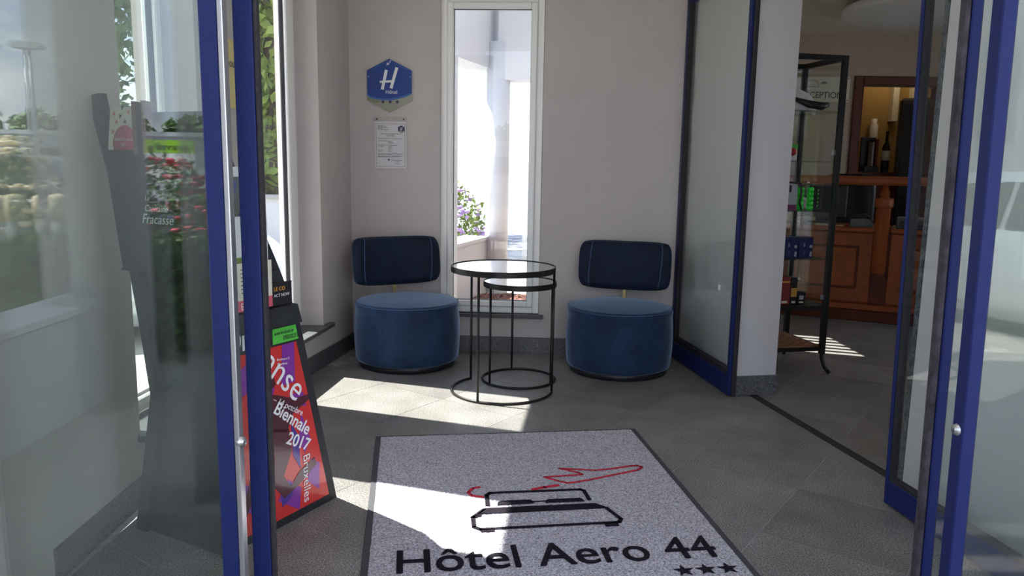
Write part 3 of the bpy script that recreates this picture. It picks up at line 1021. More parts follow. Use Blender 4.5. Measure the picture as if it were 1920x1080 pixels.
for a, b in (((-.094, -.15), (.094, -.15)), ((.094, -.15), (.094, .125)), ((.094, .125), (-.094, .125)), ((-.094, .125), (-.094, -.15))):
    fatline(q, a, b, .0016, T, .0003, INK, .0015)
rr = random.Random(4)
for z_, x0, x1 in ((.113, -.082, -.05), (.107, -.082, -.03), (.101, -.082, -.02), (.095, -.082, -.05), (.087, -.082, -.01), (.060, -.06, .07), (.030, -.082, .08), (.014, -.082, .0), (.007, -.015, .02), (.0, -.015, .015), (-.012, -.082, .045), (-.020, -.082, -.045), (-.020, -.015, .008), (-.028, -.015, .012), (-.036, -.015, .008), (-.046, -.082, -.05), (-.046, -.015, .004), (-.054, -.082, -.06), (-.054, -.015, .01), (-.068, -.082, .082), (-.074, -.082, .07), (-.084, -.082, .082), (-.088, -.082, .06), (-.108, .005, .075), (-.120, .03, .06), (-.132, .028, .06)):
    x = x0
    while x < x1:
        l = rr.uniform(.006, .018)
        fatline(q, (x, z_), (min(x + l, x1), z_), .0026, T, .0002, INK, .0015)
        x += l + .004
q.text('HOTEL', .018, INK, T @ Matrix.Translation((-.028, .042, .0016)), .0002)
flat(q, [(-.018, -.112), (-.006, -.112), (-.006, -.100), (-.018, -.100)], T, .0003, GREYP, .0015)
q.build('printed_text', ct)
q = MB()
flat(q, [(.072 + a * .15, .09 + b * .15) for a, b in hx], T, .0003, SIGNN, .0016)
flat(q, [(.072 + a, .09 + b) for a, b in ((-.0215, -.0141), (0, -.0249), (.0215, -.0141), (.0215, -.009), (-.0215, -.009))], T, .0004, SIGNT, .0016)
fatline(q, (.066, .084), (.069, .101), .003, T, .0004, WHITE, .0018); fatline(q, (.074, .085), (.079, .103), .003, T, .0004, WHITE, .0018); fatline(q, (.064, .0915), (.077, .0925), .002, T, .0004, WHITE, .0018)
q.build('small_emblem', ct)
for a in (-.088, .088):
    q = MB(); q.lathe([(0, .007), (.004, .0065), (.005, .004)], DARK, 12, T=T @ Matrix.Translation((a, .153, 0))); q.build('screw', ct)
# yellow notice on the pier between the left windows
ya, yb = 3.475, 3.60
a, b = Vector((XL(ya), ya, 0)), Vector((XL(yb), yb, 0))
u = (b - a).normalized(); n = Vector((u.y, -u.x, 0))
yn = thing('yellow_notice', a + u * .0 + Vector((0, 0, 1.63)), 'yellow paper notice pinned between the two blue entrance stiles', 'notice')
T = frame2(a + n * .003 + Vector((0, 0, 1.63)), u, n)
q = MB()
W_, H_ = .20, .30
for k in range(8):
    x0, x1 = W_ * k / 8 - .06, W_ * (k + 1) / 8 - .06
    c0, c1 = .012 * (1 - math.sin(PI * min(k / 8, 1))) , .012 * (1 - math.sin(PI * min((k + 1) / 8, 1)))
    vs = [T @ Vector(p) for p in ((x0, -H_ / 2, c0), (x1, -H_ / 2, c1), (x1, H_ / 2, c1), (x0, H_ / 2, c0), (x0, -H_ / 2, c0 + .001), (x1, -H_ / 2, c1 + .001), (x1, H_ / 2, c1 + .001), (x0, H_ / 2, c0 + .001))]
    q.add(vs, [(0, 3, 2, 1), (4, 5, 6, 7), (0, 1, 5, 4), (1, 2, 6, 5), (2, 3, 7, 6), (3, 0, 4, 7)], YELLOW)
q.build('sheet', yn)
q = MB(); q.text('Gou', .052, INK, T @ Matrix.Translation((.02, .03, .009)), .0003); q.build('lettering', yn)
q = MB()
for a_, b_ in ((.128, .14), (.128, -.14), (-.05, .14), (-.05, -.14)):
    q = MB(); q.lathe([(0, .018), (.004, .017), (.005, .0), ], DARK, 10, T=T @ Matrix.Translation((a_, b_, 0))); q.build('pin', yn)

# ------------------------------------------------------------------ black cardboard leaflet stand
SA, SB_, SCn = Vector((-1.269, 2.484, 0)), Vector((-.92, 2.295, 0)), Vector((-.709, 2.79, 0))
SU = (SB_ - SA).normalized(); SV = Vector((-SU.y, SU.x, 0))
st = thing('leaflet_stand', SA, 'tall black cardboard leaflet stand with a red dance poster, by the left windows', 'stand')
lv = [(0, 0, .397, .535), (.223, .054, .400, .483), (.375, .09, .402, .447), (.492, .117, .405, .417), (.705, .084, .408, .366), (.844, .058, .410, .304), (.94, .039, .41, .261), (1.083, .002, .41, .189), (1.202, -.03, .41, .126), (1.328, -.07, .40, .09), (1.39, -.09, .40, .085)]
def lvl(z):
    for a, b in zip(lv, lv[1:]):
        if z <= b[0] + 1e-6:
            t = (z - a[0]) / (b[0] - a[0])
            return [a[k] + (b[k] - a[k]) * t for k in range(4)]
    return lv[-1]
def SP(u, v, z): return SA + SU * u + SV * v + Z3 * z
vs, fs = [], []
for (z, ua, ub, vc) in lv:
    vs += [SP(ua + .03, .012, z), SP(ub, 0.012, z), SP(ub, vc, z), SP(ua + .03, vc, z)]
n = len(lv)
for i in range(n - 1):
    for k in range(4):
        k2 = (k + 1) % 4
        fs.append((i * 4 + k, i * 4 + k2, i * 4 + 4 + k2, i * 4 + 4 + k))
fs.append((3, 2, 1, 0))
fs.append(tuple((n - 1) * 4 + k for k in range(4)))
# body walls only up to the pocket level on the near face
q = MB(); q.add(vs, fs, CARDB); q.build('body', st)
# flared side panel at the left of the near face
q = MB()
prof = [(z, ua) for z, ua, _, _ in lv] + [(1.445, -.111)]
ptsL = [(ua, z) for z, ua in prof]
ptsR = [(-.043, 1.452), (-.008, 1.30), (.03, 1.26)] + [(ua + .05, z) for z, ua in reversed(prof) if z < 1.2]
T = frame(SA, SU, SV)
q.prism(ptsL + ptsR, -.006, .018, CARDB, T)
q.build('side_panel', st)
q = MB()
q.prism([(.0, 1.275), (.40, 1.275), (.41, .90), (.06, .90)], -.034, -.028, CARDB, T)
q.prism([(.0, 1.275), (.012, 1.275), (.072, .90), (.06, .90)], -.030, .010, CARDB, T)
q.prism([(.39, 1.275), (.40, 1.275), (.41, .90), (.40, .90)], -.030, .010, CARDB, T)
q.prism([(.05, .90), (.41, .90), (.41, .905), (.05, .905)], -.034, .010, CARDB, T)
q.build('leaflet_pocket', st)['label'] = 'black leaflet pocket facing the entrance'
q = MB()
TF = frame2(SA - SV * .0345, SU, -SV)
q.text('Le', .022, WHITE, TF @ Matrix.Translation((.185, 1.125, 0)), .0003, shear=.25)
q.text('Capitaine', .028, WHITE, TF @ Matrix.Translation((.18, 1.092, 0)), .0003, shear=.3)
q.text('Fracasse', .042, WHITE, TF @ Matrix.Translation((.165, 1.055, 0)), .0003, shear=.3)
q.build('lettering', st)['label'] = 'white script lettering on the pocket'
# right face: frame strip, poster
TR = frame2(SA + SU * .397, SV, SU)                    # text frame on the right face: x along SV, y up, z outwards
def TRz(v, z, off=0.0):
    return TR @ Matrix.Translation((v, z, off + .012))
def rpoly(q, pts, th, m, z):
    return flat(q, pts, TR, th, m, z)
q = MB(); rpoly(q, [(0, 0), (.536, 0), (.448, .375), (.368, .705), (.306, .844), (.262, .94), (.19, 1.083), (.128, 1.20), (.0, 1.20)], .006, CARDB, .004 + .008); q.build('front_panel', st)
def inr(z): return lvl(z)[3] - .035
def clipx(pts):
    return pts
q = MB(); rpoly(q, [(.03, .03), (inr(.03), .03), (inr(.375) , .375), (inr(.64), .64), (.03, .64)], .002, RED, .018); po = q.build('poster', st); po['label'] = 'glossy red poster with a dancer and white lettering'
q = MB()
for P in ([(.27, .50), (.335, .50), (.335, .64), (.28, .64)], [(.30, .42), (.385, .40), (.372, .455), (.31, .46)], [(.385, .12), (.44, .07), (.445, .17), (.40, .2)], [(.345, .28), (.375, .23), (.40, .28), (.36, .38)], [(.14, .62), (.05, .56), (.05, .48), (.14, .52)], [(.29, .16), (.35, .11), (.34, .03), (.24, .10)], [(.05, .14), (.13, .10), (.12, .20), (.05, .24)], [(.19, .55), (.24, .50), (.22, .44), (.17, .50)]):
    q = MB(); rpoly(q, P, .0008, PURPLE, .0202); q.build('purple_shape', po)
q = MB()
for P in ([(.31, .36), (.345, .30), (.35, .18), (.315, .24)], [(.15, .46), (.22, .42), (.20, .37), (.13, .40)], [(.25, .13), (.30, .15), (.31, .10), (.26, .07)]):
    q = MB(); rpoly(q, P, .0008, PBLUE, .0204); q.build('blue_shape', po)
q = MB()
for P in ([(.20, .54), (.235, .55), (.245, .51), (.21, .49)], [(.17, .50), (.26, .47), (.33, .44), (.40, .44), (.40, .42), (.32, .39), (.29, .33), (.20, .36), (.15, .42)],
          [(.20, .37), (.30, .34), (.31, .26), (.27, .18), (.30, .13), (.34, .17), (.42, .20), (.43, .17), (.33, .12), (.27, .10), (.22, .16), (.23, .26)], [(.20, .36), (.23, .28), (.16, .20), (.10, .10), (.08, .12), (.13, .24)]):
    rpoly(q, P, .0008, MAROON, .0208)
q.build('dancer', po)['label'] = 'dark dancing figure'
def rtext(q, s, size, pr, ang, align='RIGHT', m=WHITE, bold=0.0, sq=1.0):
    q.text(s, size, m, TR @ Matrix.Translation((pr[0], pr[1], .0222)) @ Matrix.Rotation(math.radians(ang), 4, 'Z'), .0003, align=align, bold=bold, squash=sq)
q = MB()
rtext(q, 'Danse', .125, (.335, .425), -46)
rtext(q, '27 sept. – 14 octobre', .030, (.362, .370), -33)
rtext(q, 'Biennale', .060, (.385, .292), -39, bold=.001)
rtext(q, '2017', .060, (.385, .235), -30, bold=.001)
rtext(q, 'Bruxelles', .048, (.363, .225), -90, align='LEFT')
rtext(q, 'Boulevard 2', .012, (.31, .585), -6); rtext(q, 'Charleroi', .012, (.30, .57), -6, align='RIGHT')
q.text('ON', .105, WHITE, TR @ Matrix.Translation((.055, .655, .0195)), .0006, bold=.002, squash=.62)
q.build('lettering', po)['label'] = 'white poster lettering'
q = MB()
rpoly(q, [(.24, .648), (inr(.648) + .012, .648), (inr(.70) + .012, .70), (.24, .70)], .003, GREENP, .018)
q.text('www.brieloula.be', .020, INK, TR @ Matrix.Translation((.246, .677, .0215)), .0003, squash=.62)
q.text('0900/00203', .024, INK, TR @ Matrix.Translation((.285, .655, .0215)), .0003, squash=.6)
q.build('green_strip', st)['label'] = 'green printed strip above the poster'
# tray ledge above the strip
q = MB()
rpoly(q, [(.02, .715), (.335, .715), (.315, .78), (.02, .78)], .05, CARDB, .012)
rpoly(q, [(.02, .86), (.265, .86), (.25, .90), (.02, .90)], .035, CARDB, .012)
q.build('leaflet_tray', st)
# leaflets
def leaflet(name, T, w_, h_, m, label, draw=None, th=.002, cat='leaflet'):
    o = thing(name, T.translation, label, cat)
    q = MB(); flat(q, [(0, 0), (w_, 0), (w_, h_), (0, h_)], T, th, m); q.build('sheet', o)
    if draw:
        q = MB(); draw(q, T); q.build('print', o)
    return o
def melon(q, T):
    q.lathe([(0, .003), (.052, .0028), (.052, .002)], PINK, 28, T=T @ Matrix.Translation((.075, .038, 0)))
    r2 = random.Random(2)
    for a, b in ((.02, .125), (.052, .118), (.09, .13), (.125, .12), (.035, .1), (.075, .10), (.115, .095), (.02, .07), (.14, .07), (.135, .145), (.06, .145)):
        an = r2.uniform(0, 6)
        flat(q, [(a + .009 * math.cos(an + k * 2.1), b + .009 * math.sin(an + k * 2.1)) for k in range(3)], T, .0006, MAROON if r2.random() < .5 else PINK, .002)
    q.text('JUILLET ET AOÛT', .0115, CREAM, T @ Matrix.Translation((.030, .042, .0032)), .0003)
    q.text('2017', .013, CREAM, T @ Matrix.Translation((.062, .026, .0032)), .0003)
TN_ = frame2(SP(.012, -.026, 1.262) , SU, -SV, (Z3 + SV * .12).normalized())
leaflet('flyer', TN_, .150, .145, CREAM, 'watermelon patterned flyer with a pink circle in the top pocket of the stand', melon, .002, 'flyer')
for k in range(2):
    T = frame2(SP(.170 + .035 * k, -.016 + .006 * k, 1.262), (SU * .55 - SV * .83).normalized(), (-SV * .55 - SU * .83).normalized())
    leaflet('brochure', T, .05, .155 + .002 * k, BROWN, ('brown edged brochure beside the watermelon flyer', 'second brown edged brochure, behind the watermelon flyer and its neighbour')[k], None, .012, 'brochure')
def splat(q, T):
    r2 = random.Random(9)
    for k in range(9):
        a, b = r2.uniform(.02, .12), r2.uniform(.04, .17)
        flat(q, [(a + r2.uniform(.008, .022) * math.cos(j * 1.05), b + r2.uniform(.008, .03) * math.sin(j * 1.05)) for j in range(6)], T, .0005, INKB, .002)
def figure(q, T):
    flat(q, [(.02, .02), (.05, .10), (.04, .17), (.06, .19), (.08, .17), (.07, .11), (.12, .15), (.13, .14), (.08, .08), (.11, .02), (.09, .02), (.065, .06), (.04, .02)], T, .0006, INK, .002)
    flat(q, [(.01, .03), (.13, .03), (.13, .035), (.01, .035)], T, .0006, INKB, .002)
def lines(q, T):
    for k in range(7):
        fatline(q, (.015, .13 - k * .012), (.10 - .01 * (k % 3), .13 - k * .012), .003, T, .0004, INK, .002)
    flat(q, [(.0, .0), (.14, .0), (.14, .035), (.0, .035)], T, .0005, PINK, .002)
    q.text('ESPACE', .03, WHITE, T @ Matrix.Translation((.01, .006, .0026)), .0003, squash=.8)
for (v, z, h_, m, lab, dr, off) in ((.075, 1.03, .20, PAPER, 'white leaflet with blue flower print seen between the stiles', splat, .016), (.07, .905, .175, PAPER, 'white leaflet with a dark leaping figure seen between the stiles', figure, .040), (.06, .79, .15, CREAM, 'white text leaflet with a pink band seen between the stiles', lines, .064)):
    T = TR @ Matrix.Translation((v, z, off))
    leaflet('leaflet', T, .14, h_, m, lab, dr)
leaflet('leaflet', TR @ Matrix.Translation((.20, .785, .05)), .10, .075, DARK, 'dark leaflet with yellow lettering in the tray above the green strip', lambda q, T: (q.text('LE CO', .018, ORANGE, T @ Matrix.Translation((.02, .048, .0022)), .0003), q.text('ACT NOW', .014, PAPER, T @ Matrix.Translation((.02, .028, .0022)), .0003)))
leaflet('leaflet', TR @ Matrix.Translation((.06, .905, .045)), .12, .05, LEAFL, 'green leaflet with an orange mark behind the text leaflet', lambda q, T: flat(q, [(.05, .01), (.08, .0), (.09, .02), (.06, .03)], T, .0005, ORANGE, .002))

# ------------------------------------------------------------------ reception: display cabinet and what is in it
CF = Vector((1.935, 4.70, 0)); CK = Vector((1.855, 5.115, 0))
CU = (CK - CF).normalized(); CV = Vector((-CU.y, CU.x, 0))      # CU to the back, CV to the left
if CV.x > 0: CV = -CV
CD, CW, CH = (CK - CF).length, .60, 1.915
cb = thing('display_cabinet', CF, 'black framed glass display cabinet between the white pillar and the desk', 'cabinet')
def CP(a, b, z): return CF + CV * a + CU * b + Z3 * z             # a to the left, b to the back
TC = frame(CF, CV, CU)
for a, b, nm in ((0, 0, 0), (0, CD, 1), (CW, 0, 2), (CW, CD, 3)):
    q = MB()
    q.bbox((a - .016, b - .016, .12), (a + .016, b + .016, CH), BLACKM, .003, TC)
    sa = -1 if a == 0 else 1
    sb = -1 if b == 0 else 1
    q.tube([CP(a, b, .14), CP(a + .002 * sa, b + .004 * sb, .09), CP(a + .012 * sa, b + .025 * sb, .04), CP(a + .028 * sa, b + .055 * sb, .008)], .013, BLACKM, 8)
    q.build('post', cb)
def bars(z, h, name):
    q = MB()
    for lo, hi in (((.016, -.014, z), (CW - .016, .014, z + h)), ((.016, CD - .014, z), (CW - .016, CD + .014, z + h)), ((-.014, .016, z), (.014, CD - .016, z + h)), ((CW - .014, .016, z), (CW + .014, CD - .016, z + h))):
        q.bbox(lo, hi, BLACKM, .002, TC)
    q.build(name, cb)
bars(CH - .03, .03, 'top_frame'); bars(.40, .025, 'middle_frame'); bars(.14, .022, 'lower_frame')
for z in (1.595, 1.302, 1.005, .712):
    q = MB(); q.box((.005, .005, z - .006), (CW - .005, CD - .005, z), SHELFG, TC); q.build('glass_shelf', cb)
q = MB(); q.box((.012, .012, .412), (CW - .012, CD - .012, .424), DARK, TC); q.build('black_shelf', cb)
q = MB(); q.box((.016, CD - .003, .425), (CW - .016, CD + .003, CH - .03), CABG, TC); q.build('glass_back', cb)
q = MB(); q.box((-.003, .016, .425), (.003, CD - .016, CH - .03), GLASS, TC); q.build('glass_side', cb)
q = MB()
for k in range(13):
    a = .02 + (CW - .04) * k / 12
    q.tube([CP(a, .015 + (CD - .03) * j / 10, .158 + (.006 if (j + k) % 2 else -.002)) for j in range(11)], .009, WICKER, 6)
for j in range(11):
    b = .02 + (CD - .04) * j / 10
    q.tube([CP(.015 + (CW - .03) * k / 12, b, .158 + (.006 if (j + k) % 2 == 0 else -.002)) for k in range(13)], .011, WICKER, 6)
wk = q.build('wicker_tray', cb); wk['label'] = 'woven brown wicker bottom tray'; wk['kind'] = 'stuff'
for z in (1.34, .46):
    q = MB(); q.bbox((.012, .0, z), (.03, .02, z + .03), SILVER, .003, TC); q.build('hinge', cb)
# cap with a dark peak on the top shelf
cp = thing('cloth_cap', CP(.20, .16, 1.595), 'off-white cloth cap with a dark peak on the top cabinet shelf', 'cap')
q = MB()
vs, fs = [], []
nA, nR = 28, 9
for i in range(nR):
    t = i / (nR - 1)
    for j in range(nA):
        an = 2 * PI * j / nA
        rr_ = math.cos(t * PI / 2 * .97)
        wv = 1 + .04 * math.sin(5 * an + 3 * t)
        vs.append(CP(.20 + .13 * rr_ * wv * math.cos(an), .18 + .11 * rr_ * wv * math.sin(an), 1.60 + .14 * math.sin(t * PI / 2) * (1 + .12 * math.cos(an))))
for i in range(nR - 1):
    for j in range(nA):
        fs.append((i * nA + j, i * nA + (j + 1) % nA, (i + 1) * nA + (j + 1) % nA, (i + 1) * nA + j))
q.add(vs, fs, PAPER, True); q.build('crown', cp)
q = MB()
q.tube([CP(.26, .08, 1.665), CP(.18, .05, 1.635), CP(.10, .045, 1.625), CP(.055, .06, 1.635)], .02, DARK, 10, radii=[.012, .022, .024, .016])
q.build('peak', cp)['label'] = 'dark peak'
q = MB()
q.add([CP(.30, .07, 1.597), CP(.04, .10, 1.597), CP(.10, .28, 1.597), CP(.30, .28, 1.597), CP(.24, .12, 1.615), CP(.12, .13, 1.608), CP(.14, .24, 1.606), CP(.26, .25, 1.612)], [(0, 1, 5, 4), (1, 2, 6, 5), (2, 3, 7, 6), (3, 0, 4, 7), (4, 5, 6, 7), (3, 2, 1, 0)], WHITE)
tag(q.build('folded_cloth'), 'white folded cloth under the cap on the top cabinet shelf', 'cloth')
def cbox(name, a0, a1, b0, b1, z0, z1, m, label, cat, draw=None, group=None, bev=.004):
    o = thing(name, CP((a0 + a1) / 2, b0, z0), label, cat, group=group)
    q = MB(); q.bbox((a0, b0, z0), (a1, b1, z1), m, bev, TC); q.build('carton', o)
    if draw:
        q = MB()
        TX = frame2(CP(a1, b0, z0), -CV, -CU)
        draw(q, TX, a1 - a0, z1 - z0); q.build('print', o)
    return o
# shelf 2
o = thing('red_knob_toy', CP(.29, .10, 1.302), 'black box with a round red knob on the second cabinet shelf', 'gadget')
q = MB(); q.bbox((.275, .07, 1.302), (.33, .15, 1.40), DARK, .006, TC); q.build('body', o)
q = MB(); q.lathe([(0, .034), (.015, .032), (.024, .02), (.024, 0)], mat('knob_red', (.5, .02, .03), .3), 20, T=frame(CP(.262, .08, 1.355), CU, Z3, -CV) ); q.build('knob', o)['label'] = 'round red knob'
cbox('small_carton', .205, .248, .10, .15, 1.302, 1.40, PAPER, 'small white carton with a green top on the second cabinet shelf', 'carton', lambda q, T, w_, h_: flat(q, [(0, h_ - .03), (w_, h_ - .03), (w_, h_), (0, h_)], T, .0006, GREENP, .0))
o = thing('toy_camera', CP(.30, .2, 1.302), 'tiny grey camera at the left of the third shelf space', 'camera')
# (stands on the third shelf, behind the grey packet)
q = MB(); q.bbox((.285, .24, 1.215), (.335, .28, 1.26), GREYL, .004, TC); q.lathe([(.014, 0), (.014, .008), (.009, .010), (0, .008)], DARK, 18, T=frame(CP(.305, .24, 1.238), CV, Z3, -CU)); q.build('body', o)
o.location = CP(.31, .26, 1.005)
for c_ in kids(o): c_.location = CP(.31, .26, 1.302) * 0 + (CP(.30, .2, 1.302) - CP(.31, .26, 1.005))
q = MB(); q.bbox((.28, .235, 1.005), (.34, .285, 1.2145), GREYP, .004, TC); q.build('stand', o)
for c_ in kids(o):
    if c_.name.startswith('stand'):
        c_.location = (0, 0, 0)
# shelf 3: grey packet, green bottles
cbox('grey_packet', .215, .34, .05, .11, 1.005, 1.165, GREYL, 'grey boxed packet with a plum band on the third cabinet shelf', 'packet', lambda q, T, w_, h_: (flat(q, [(0, 0), (w_, 0), (w_, .035), (0, .035)], T, .0006, PLUM, 0), flat(q, [(.07, .11), (.085, .11), (.085, .15), (.07, .15)], T, .0006, INK, 0)), bev=.002)
o = thing('cable_loop', CP(.20, .06, 1.005), 'black cable loop around the grey packet', 'cable')
q = MB(); q.tube([CP(.34, .045, 1.16), CP(.28, .043, 1.175), CP(.20, .045, 1.17), CP(.188, .05, 1.12), CP(.195, .05, 1.05), CP(.175, .06, 1.01)], .006, DARK, 8); q.build('cord', o)
for k, a in enumerate((.150, .085)):
    o = thing('green_bottle', CP(a, .12, 1.005), ('bright green bottle nearer the grey packet on the third shelf', 'bright green bottle further right on the third shelf')[k], 'bottle', group='green bottles')
    q = MB()
    for j in range(5):
        q.lathe([(.017, .0 + .028 * j), (.021, .006 + .028 * j), (.021, .02 + .028 * j), (.017, .028 + .028 * j)], GLOWG, 16, c=tuple(CP(a, .12, 1.005)))
    q.build('body', o)
    q = MB(); q.lathe([(.010, .14), (.010, .15), (0, .151)], DARK, 12, c=tuple(CP(a, .12, 1.005))); q.build('cap', o)
cbox('dark_carton', .02, .062, .10, .16, 1.005, 1.15, DARK, 'dark carton with green print right of the green bottles', 'carton', lambda q, T, w_, h_: [flat(q, [(.012, .02 + .024 * j), (.02, .02 + .024 * j), (.022, .032 + .024 * j), (.014, .032 + .024 * j)], T, .0006, GREENP, 0) for j in range(5)])
# shelf 4: three dark blue cartons
def bluebox(q, T, w_, h_):
    q.text('B', .03, GREYL, T @ Matrix.Translation((w_ * .28, h_ * .55, .0006)), .0003, squash=.8)
    flat(q, [(w_ * .3, .04), (w_ * .5, .045), (w_ * .35, .01)], T, .0006, INKB, 0)
    q.lathe([(0, .0012), (.010, .001), (.010, 0)], GREYL, 14, T=T @ Matrix.Translation((w_ * .82, h_ * .55, 0)))
    flat(q, [(w_ * .76, .012), (w_ * .9, .01), (w_ * .92, .04), (w_ * .78, .042)], T, .0006, GREYL, 0)
for k, (a0, a1) in enumerate(((.075, .170), (.176, .272), (.278, .37))):
    cbox('blue_carton', a0, a1, .06, .15, .712, .842, CANB, ('dark blue carton at the right of three on the fourth shelf', 'dark blue carton in the middle of three on the fourth shelf', 'dark blue carton half hidden by the pillar on the fourth shelf')[k], 'carton', bluebox, 'blue cartons')
# shelf 5: red and yellow cartons, a dark one, white card behind
def redbox(q, T, w_, h_):
    flat(q, [(0, 0), (w_ * .22, 0), (w_ * .22, h_ * .9), (0, h_ * .9)], T, .0005, ORANGE, 0)
    flat(q, [(w_ * .3, h_ * .8), (w_ * .9, h_ * .8), (w_ * .9, h_ * .85), (w_ * .3, h_ * .85)], T, .0005, ORANGE, 0)
    flat(q, [(w_ * .35, .012), (w_ * .8, .012), (w_ * .8, .026), (w_ * .35, .026)], T, .0005, CREAM, 0)
def blkbox(q, T, w_, h_):
    flat(q, [(0, h_ * .3), (w_, h_ * .3), (w_, h_ * .62), (0, h_ * .62)], T, .0005, BOXY, 0)
    flat(q, [(w_ * .2, .012), (w_ * .8, .012), (w_ * .8, .024), (w_ * .2, .024)], T, .0005, CREAM, 0)
for k, (a0, a1, m, dr, lab) in enumerate(((.175, .215, DARK, blkbox, 'black carton with a yellow band, right end of the red row'), (.218, .305, BOXR, redbox, 'red carton with an orange edge in the middle of the row'), (.308, .345, DARK, blkbox, 'black carton with a yellow band, left in the red row'), (.348, .41, BOXR, redbox, 'red carton partly hidden by the white pillar'))):
    cbox('spice_carton', a0, a1, .04, .12, .424, .595 + .004 * (k % 2), m, lab, 'carton', dr, 'cartons on the black shelf')
cbox('small_tin', .10, .155, .06, .11, .424, .500, DARK, 'small dark carton standing alone on the black shelf', 'carton', lambda q, T, w_, h_: (flat(q, [(.012, .03), (.04, .03), (.04, .055), (.012, .055)], T, .0005, GREYL, 0), flat(q, [(.012, .008), (.04, .008), (.04, .018), (.012, .018)], T, .0005, CREAM, 0)))
cbox('white_card', .175, .262, .27, .276, .424, .70, WHITE, 'white card leaning at the back of the black shelf', 'card')

# ------------------------------------------------------------------ reception: desk, sign, doorway, lamp
DA, DB = Vector((2.30, 6.735, 0)), Vector((3.62, 6.055, 0))
DU = (DB - DA).normalized(); DN = Vector((DU.y, -DU.x, 0))         # along the front; towards the camera
TDk = frame(DA, DU, -DN)
dk = thing('reception_desk', DA, 'cherry wood reception desk with raised ledge and turned post', 'desk')
L = (DB - DA).length
q = MB(); q.bbox((0, -.03, 0), (L, .5, .095), WOODD, .006, TDk); q.bbox((-.02, -.05, .095), (L, .5, .145), WOOD, .01, TDk); q.build('plinth', dk)
q = MB(); q.bbox((0, 0, .145), (L, .5, .745), WOOD, .004, TDk); q.build('carcass', dk)
for a0, a1 in ((.10, .765), (.895, 1.46)):
    if a1 <= a0: continue
    q = MB()
    q.bbox((a0, -.014, .16), (a1, 0, .74), WOOD, .004, TDk)
    q.build('front_board', dk)
    q = MB()
    m_ = .10
    for lo, hi in (((a0 + m_, -.024, .27), (a1 - m_, -.012, .285)), ((a0 + m_, -.024, .615), (a1 - m_, -.012, .63)), ((a0 + m_, -.024, .285), (a0 + m_ + .015, -.012, .615)), ((a1 - m_ - .015, -.024, .285), (a1 - m_, -.012, .615))):
        q.bbox(lo, hi, WOODD, .004, TDk)
    q.bbox((a0 + m_ + .02, -.020, .29), (a1 - m_ - .02, -.012, .61), WOOD, .006, TDk)
    q.build('raised_panel', dk)
q = MB(); q.bbox((-.03, -.045, .745), (.785, .52, .785), WOOD, .012, TDk); q.bbox((.885, -.045, .745), (L, .52, .785), WOOD, .012, TDk); q.bbox((.785, -.005, .745), (.885, .52, .78), WOOD, .008, TDk); q.build('worktop', dk)
q = MB(); q.bbox((-.25, -.10, 1.135), (L + .2, .12, 1.205), WOOD, .02, TDk); q.build('raised_ledge', dk)
px_ = TDk @ Vector((.822, -.03, 0))
q = MB()
q.lathe([(.0, .41), (.05, .412), (.055, .42), (.055, .95), (.058, .955), (.068, .96), (.070, .97), (.070, 1.025), (.066, 1.03), (.036, 1.035), (.036, 1.09), (.026, 1.10), (.024, 1.14)], WOOD, 28, c=(px_.x, px_.y, 0))
q.build('turned_post', dk)
q = MB(); q.bbox((.767, -.003, .145), (.893, .0, .745), WOODD, .001, TDk); q.build('recess_board', dk)
q = MB(); q.prism([(.79, .42), (.85, .42), (.875, .40), (.88, .36), (.85, .33), (.815, .345), (.80, .385)], -.075, -.004, WOODD, TDk); q.build('post_scroll', dk)
# things on the desk
def onDesk(a, b, z): return TDk @ Vector((a, b, z))
o = thing('open_book', onDesk(.34, .06, .785), 'open yellowish notebook lying on the desk worktop', 'book')
q = MB(); q.bbox((.30, .02, .785), (.42, .16, .797), CREAM, .004, TDk); q.bbox((.422, .02, .785), (.53, .16, .793), YELLOW, .003, TDk); q.build('pages', o)
o = thing('desk_phone', onDesk(.66, .1, .785), 'dark desk telephone beside the turned post', 'telephone')
q = MB(); q.prism([(.57, .785), (.745, .785), (.745, .81), (.70, .86), (.58, .85)], .03, .16, GREYP, TDk); q.build('base', o)
q = MB(); q.tube([onDesk(.59, .05, .862), onDesk(.61, .05, .872), onDesk(.69, .05, .878), onDesk(.72, .05, .862)], .016, DARK, 8); q.build('handset', o)
o = thing('computer_monitor', onDesk(.32, .36, .785), 'dark computer monitor seen from behind under the ledge', 'monitor')
q = MB(); q.bbox((.08, .30, .84), (.52, .335, 1.125), DARK, .008, TDk); q.build('screen', o)
q = MB(); q.bbox((.27, .33, .785), (.33, .36, .95), DARK, .006, TDk); q.bbox((.2, .28, .785), (.4, .42, .80), DARK, .005, TDk); q.build('stand', o)
o = thing('office_chair', onDesk(.50, .84, 0), 'dark office chair behind the desk', 'chair')
vs, fs, P_ = rounded_panel(.46, .58, .07, .8)
Tb = Matrix.Translation(onDesk(.50, .66, .93)) @ Matrix.Rotation(math.radians(-27), 4, 'Z')
q = MB(); q.add([Tb @ Vector(v) for v in vs], fs, DARK, True); q.build('backrest', o)
q = MB(); q.lathe([(0, .44), (.2, .44), (.23, .46), (.23, .50), (.2, .52), (0, .525)], DARK, 28, c=tuple(onDesk(.50, .84, 0))); q.build('seat', o)
q = MB(); q.tube([tuple(onDesk(.50, .84, .06)), tuple(onDesk(.50, .84, .45))], .03, DARK, 10)
for k in range(5):
    cc = onDesk(.50, .84, .06); q.tube([tuple(cc), (cc.x + .28 * math.cos(k * 1.257), cc.y + .28 * math.sin(k * 1.257), .03)], .02, DARK, 8)
q.build('base', o)
o = thing('cash_drawer', onDesk(1.05, .2, .785), 'low dark box on the desk right of the turned post', 'box')
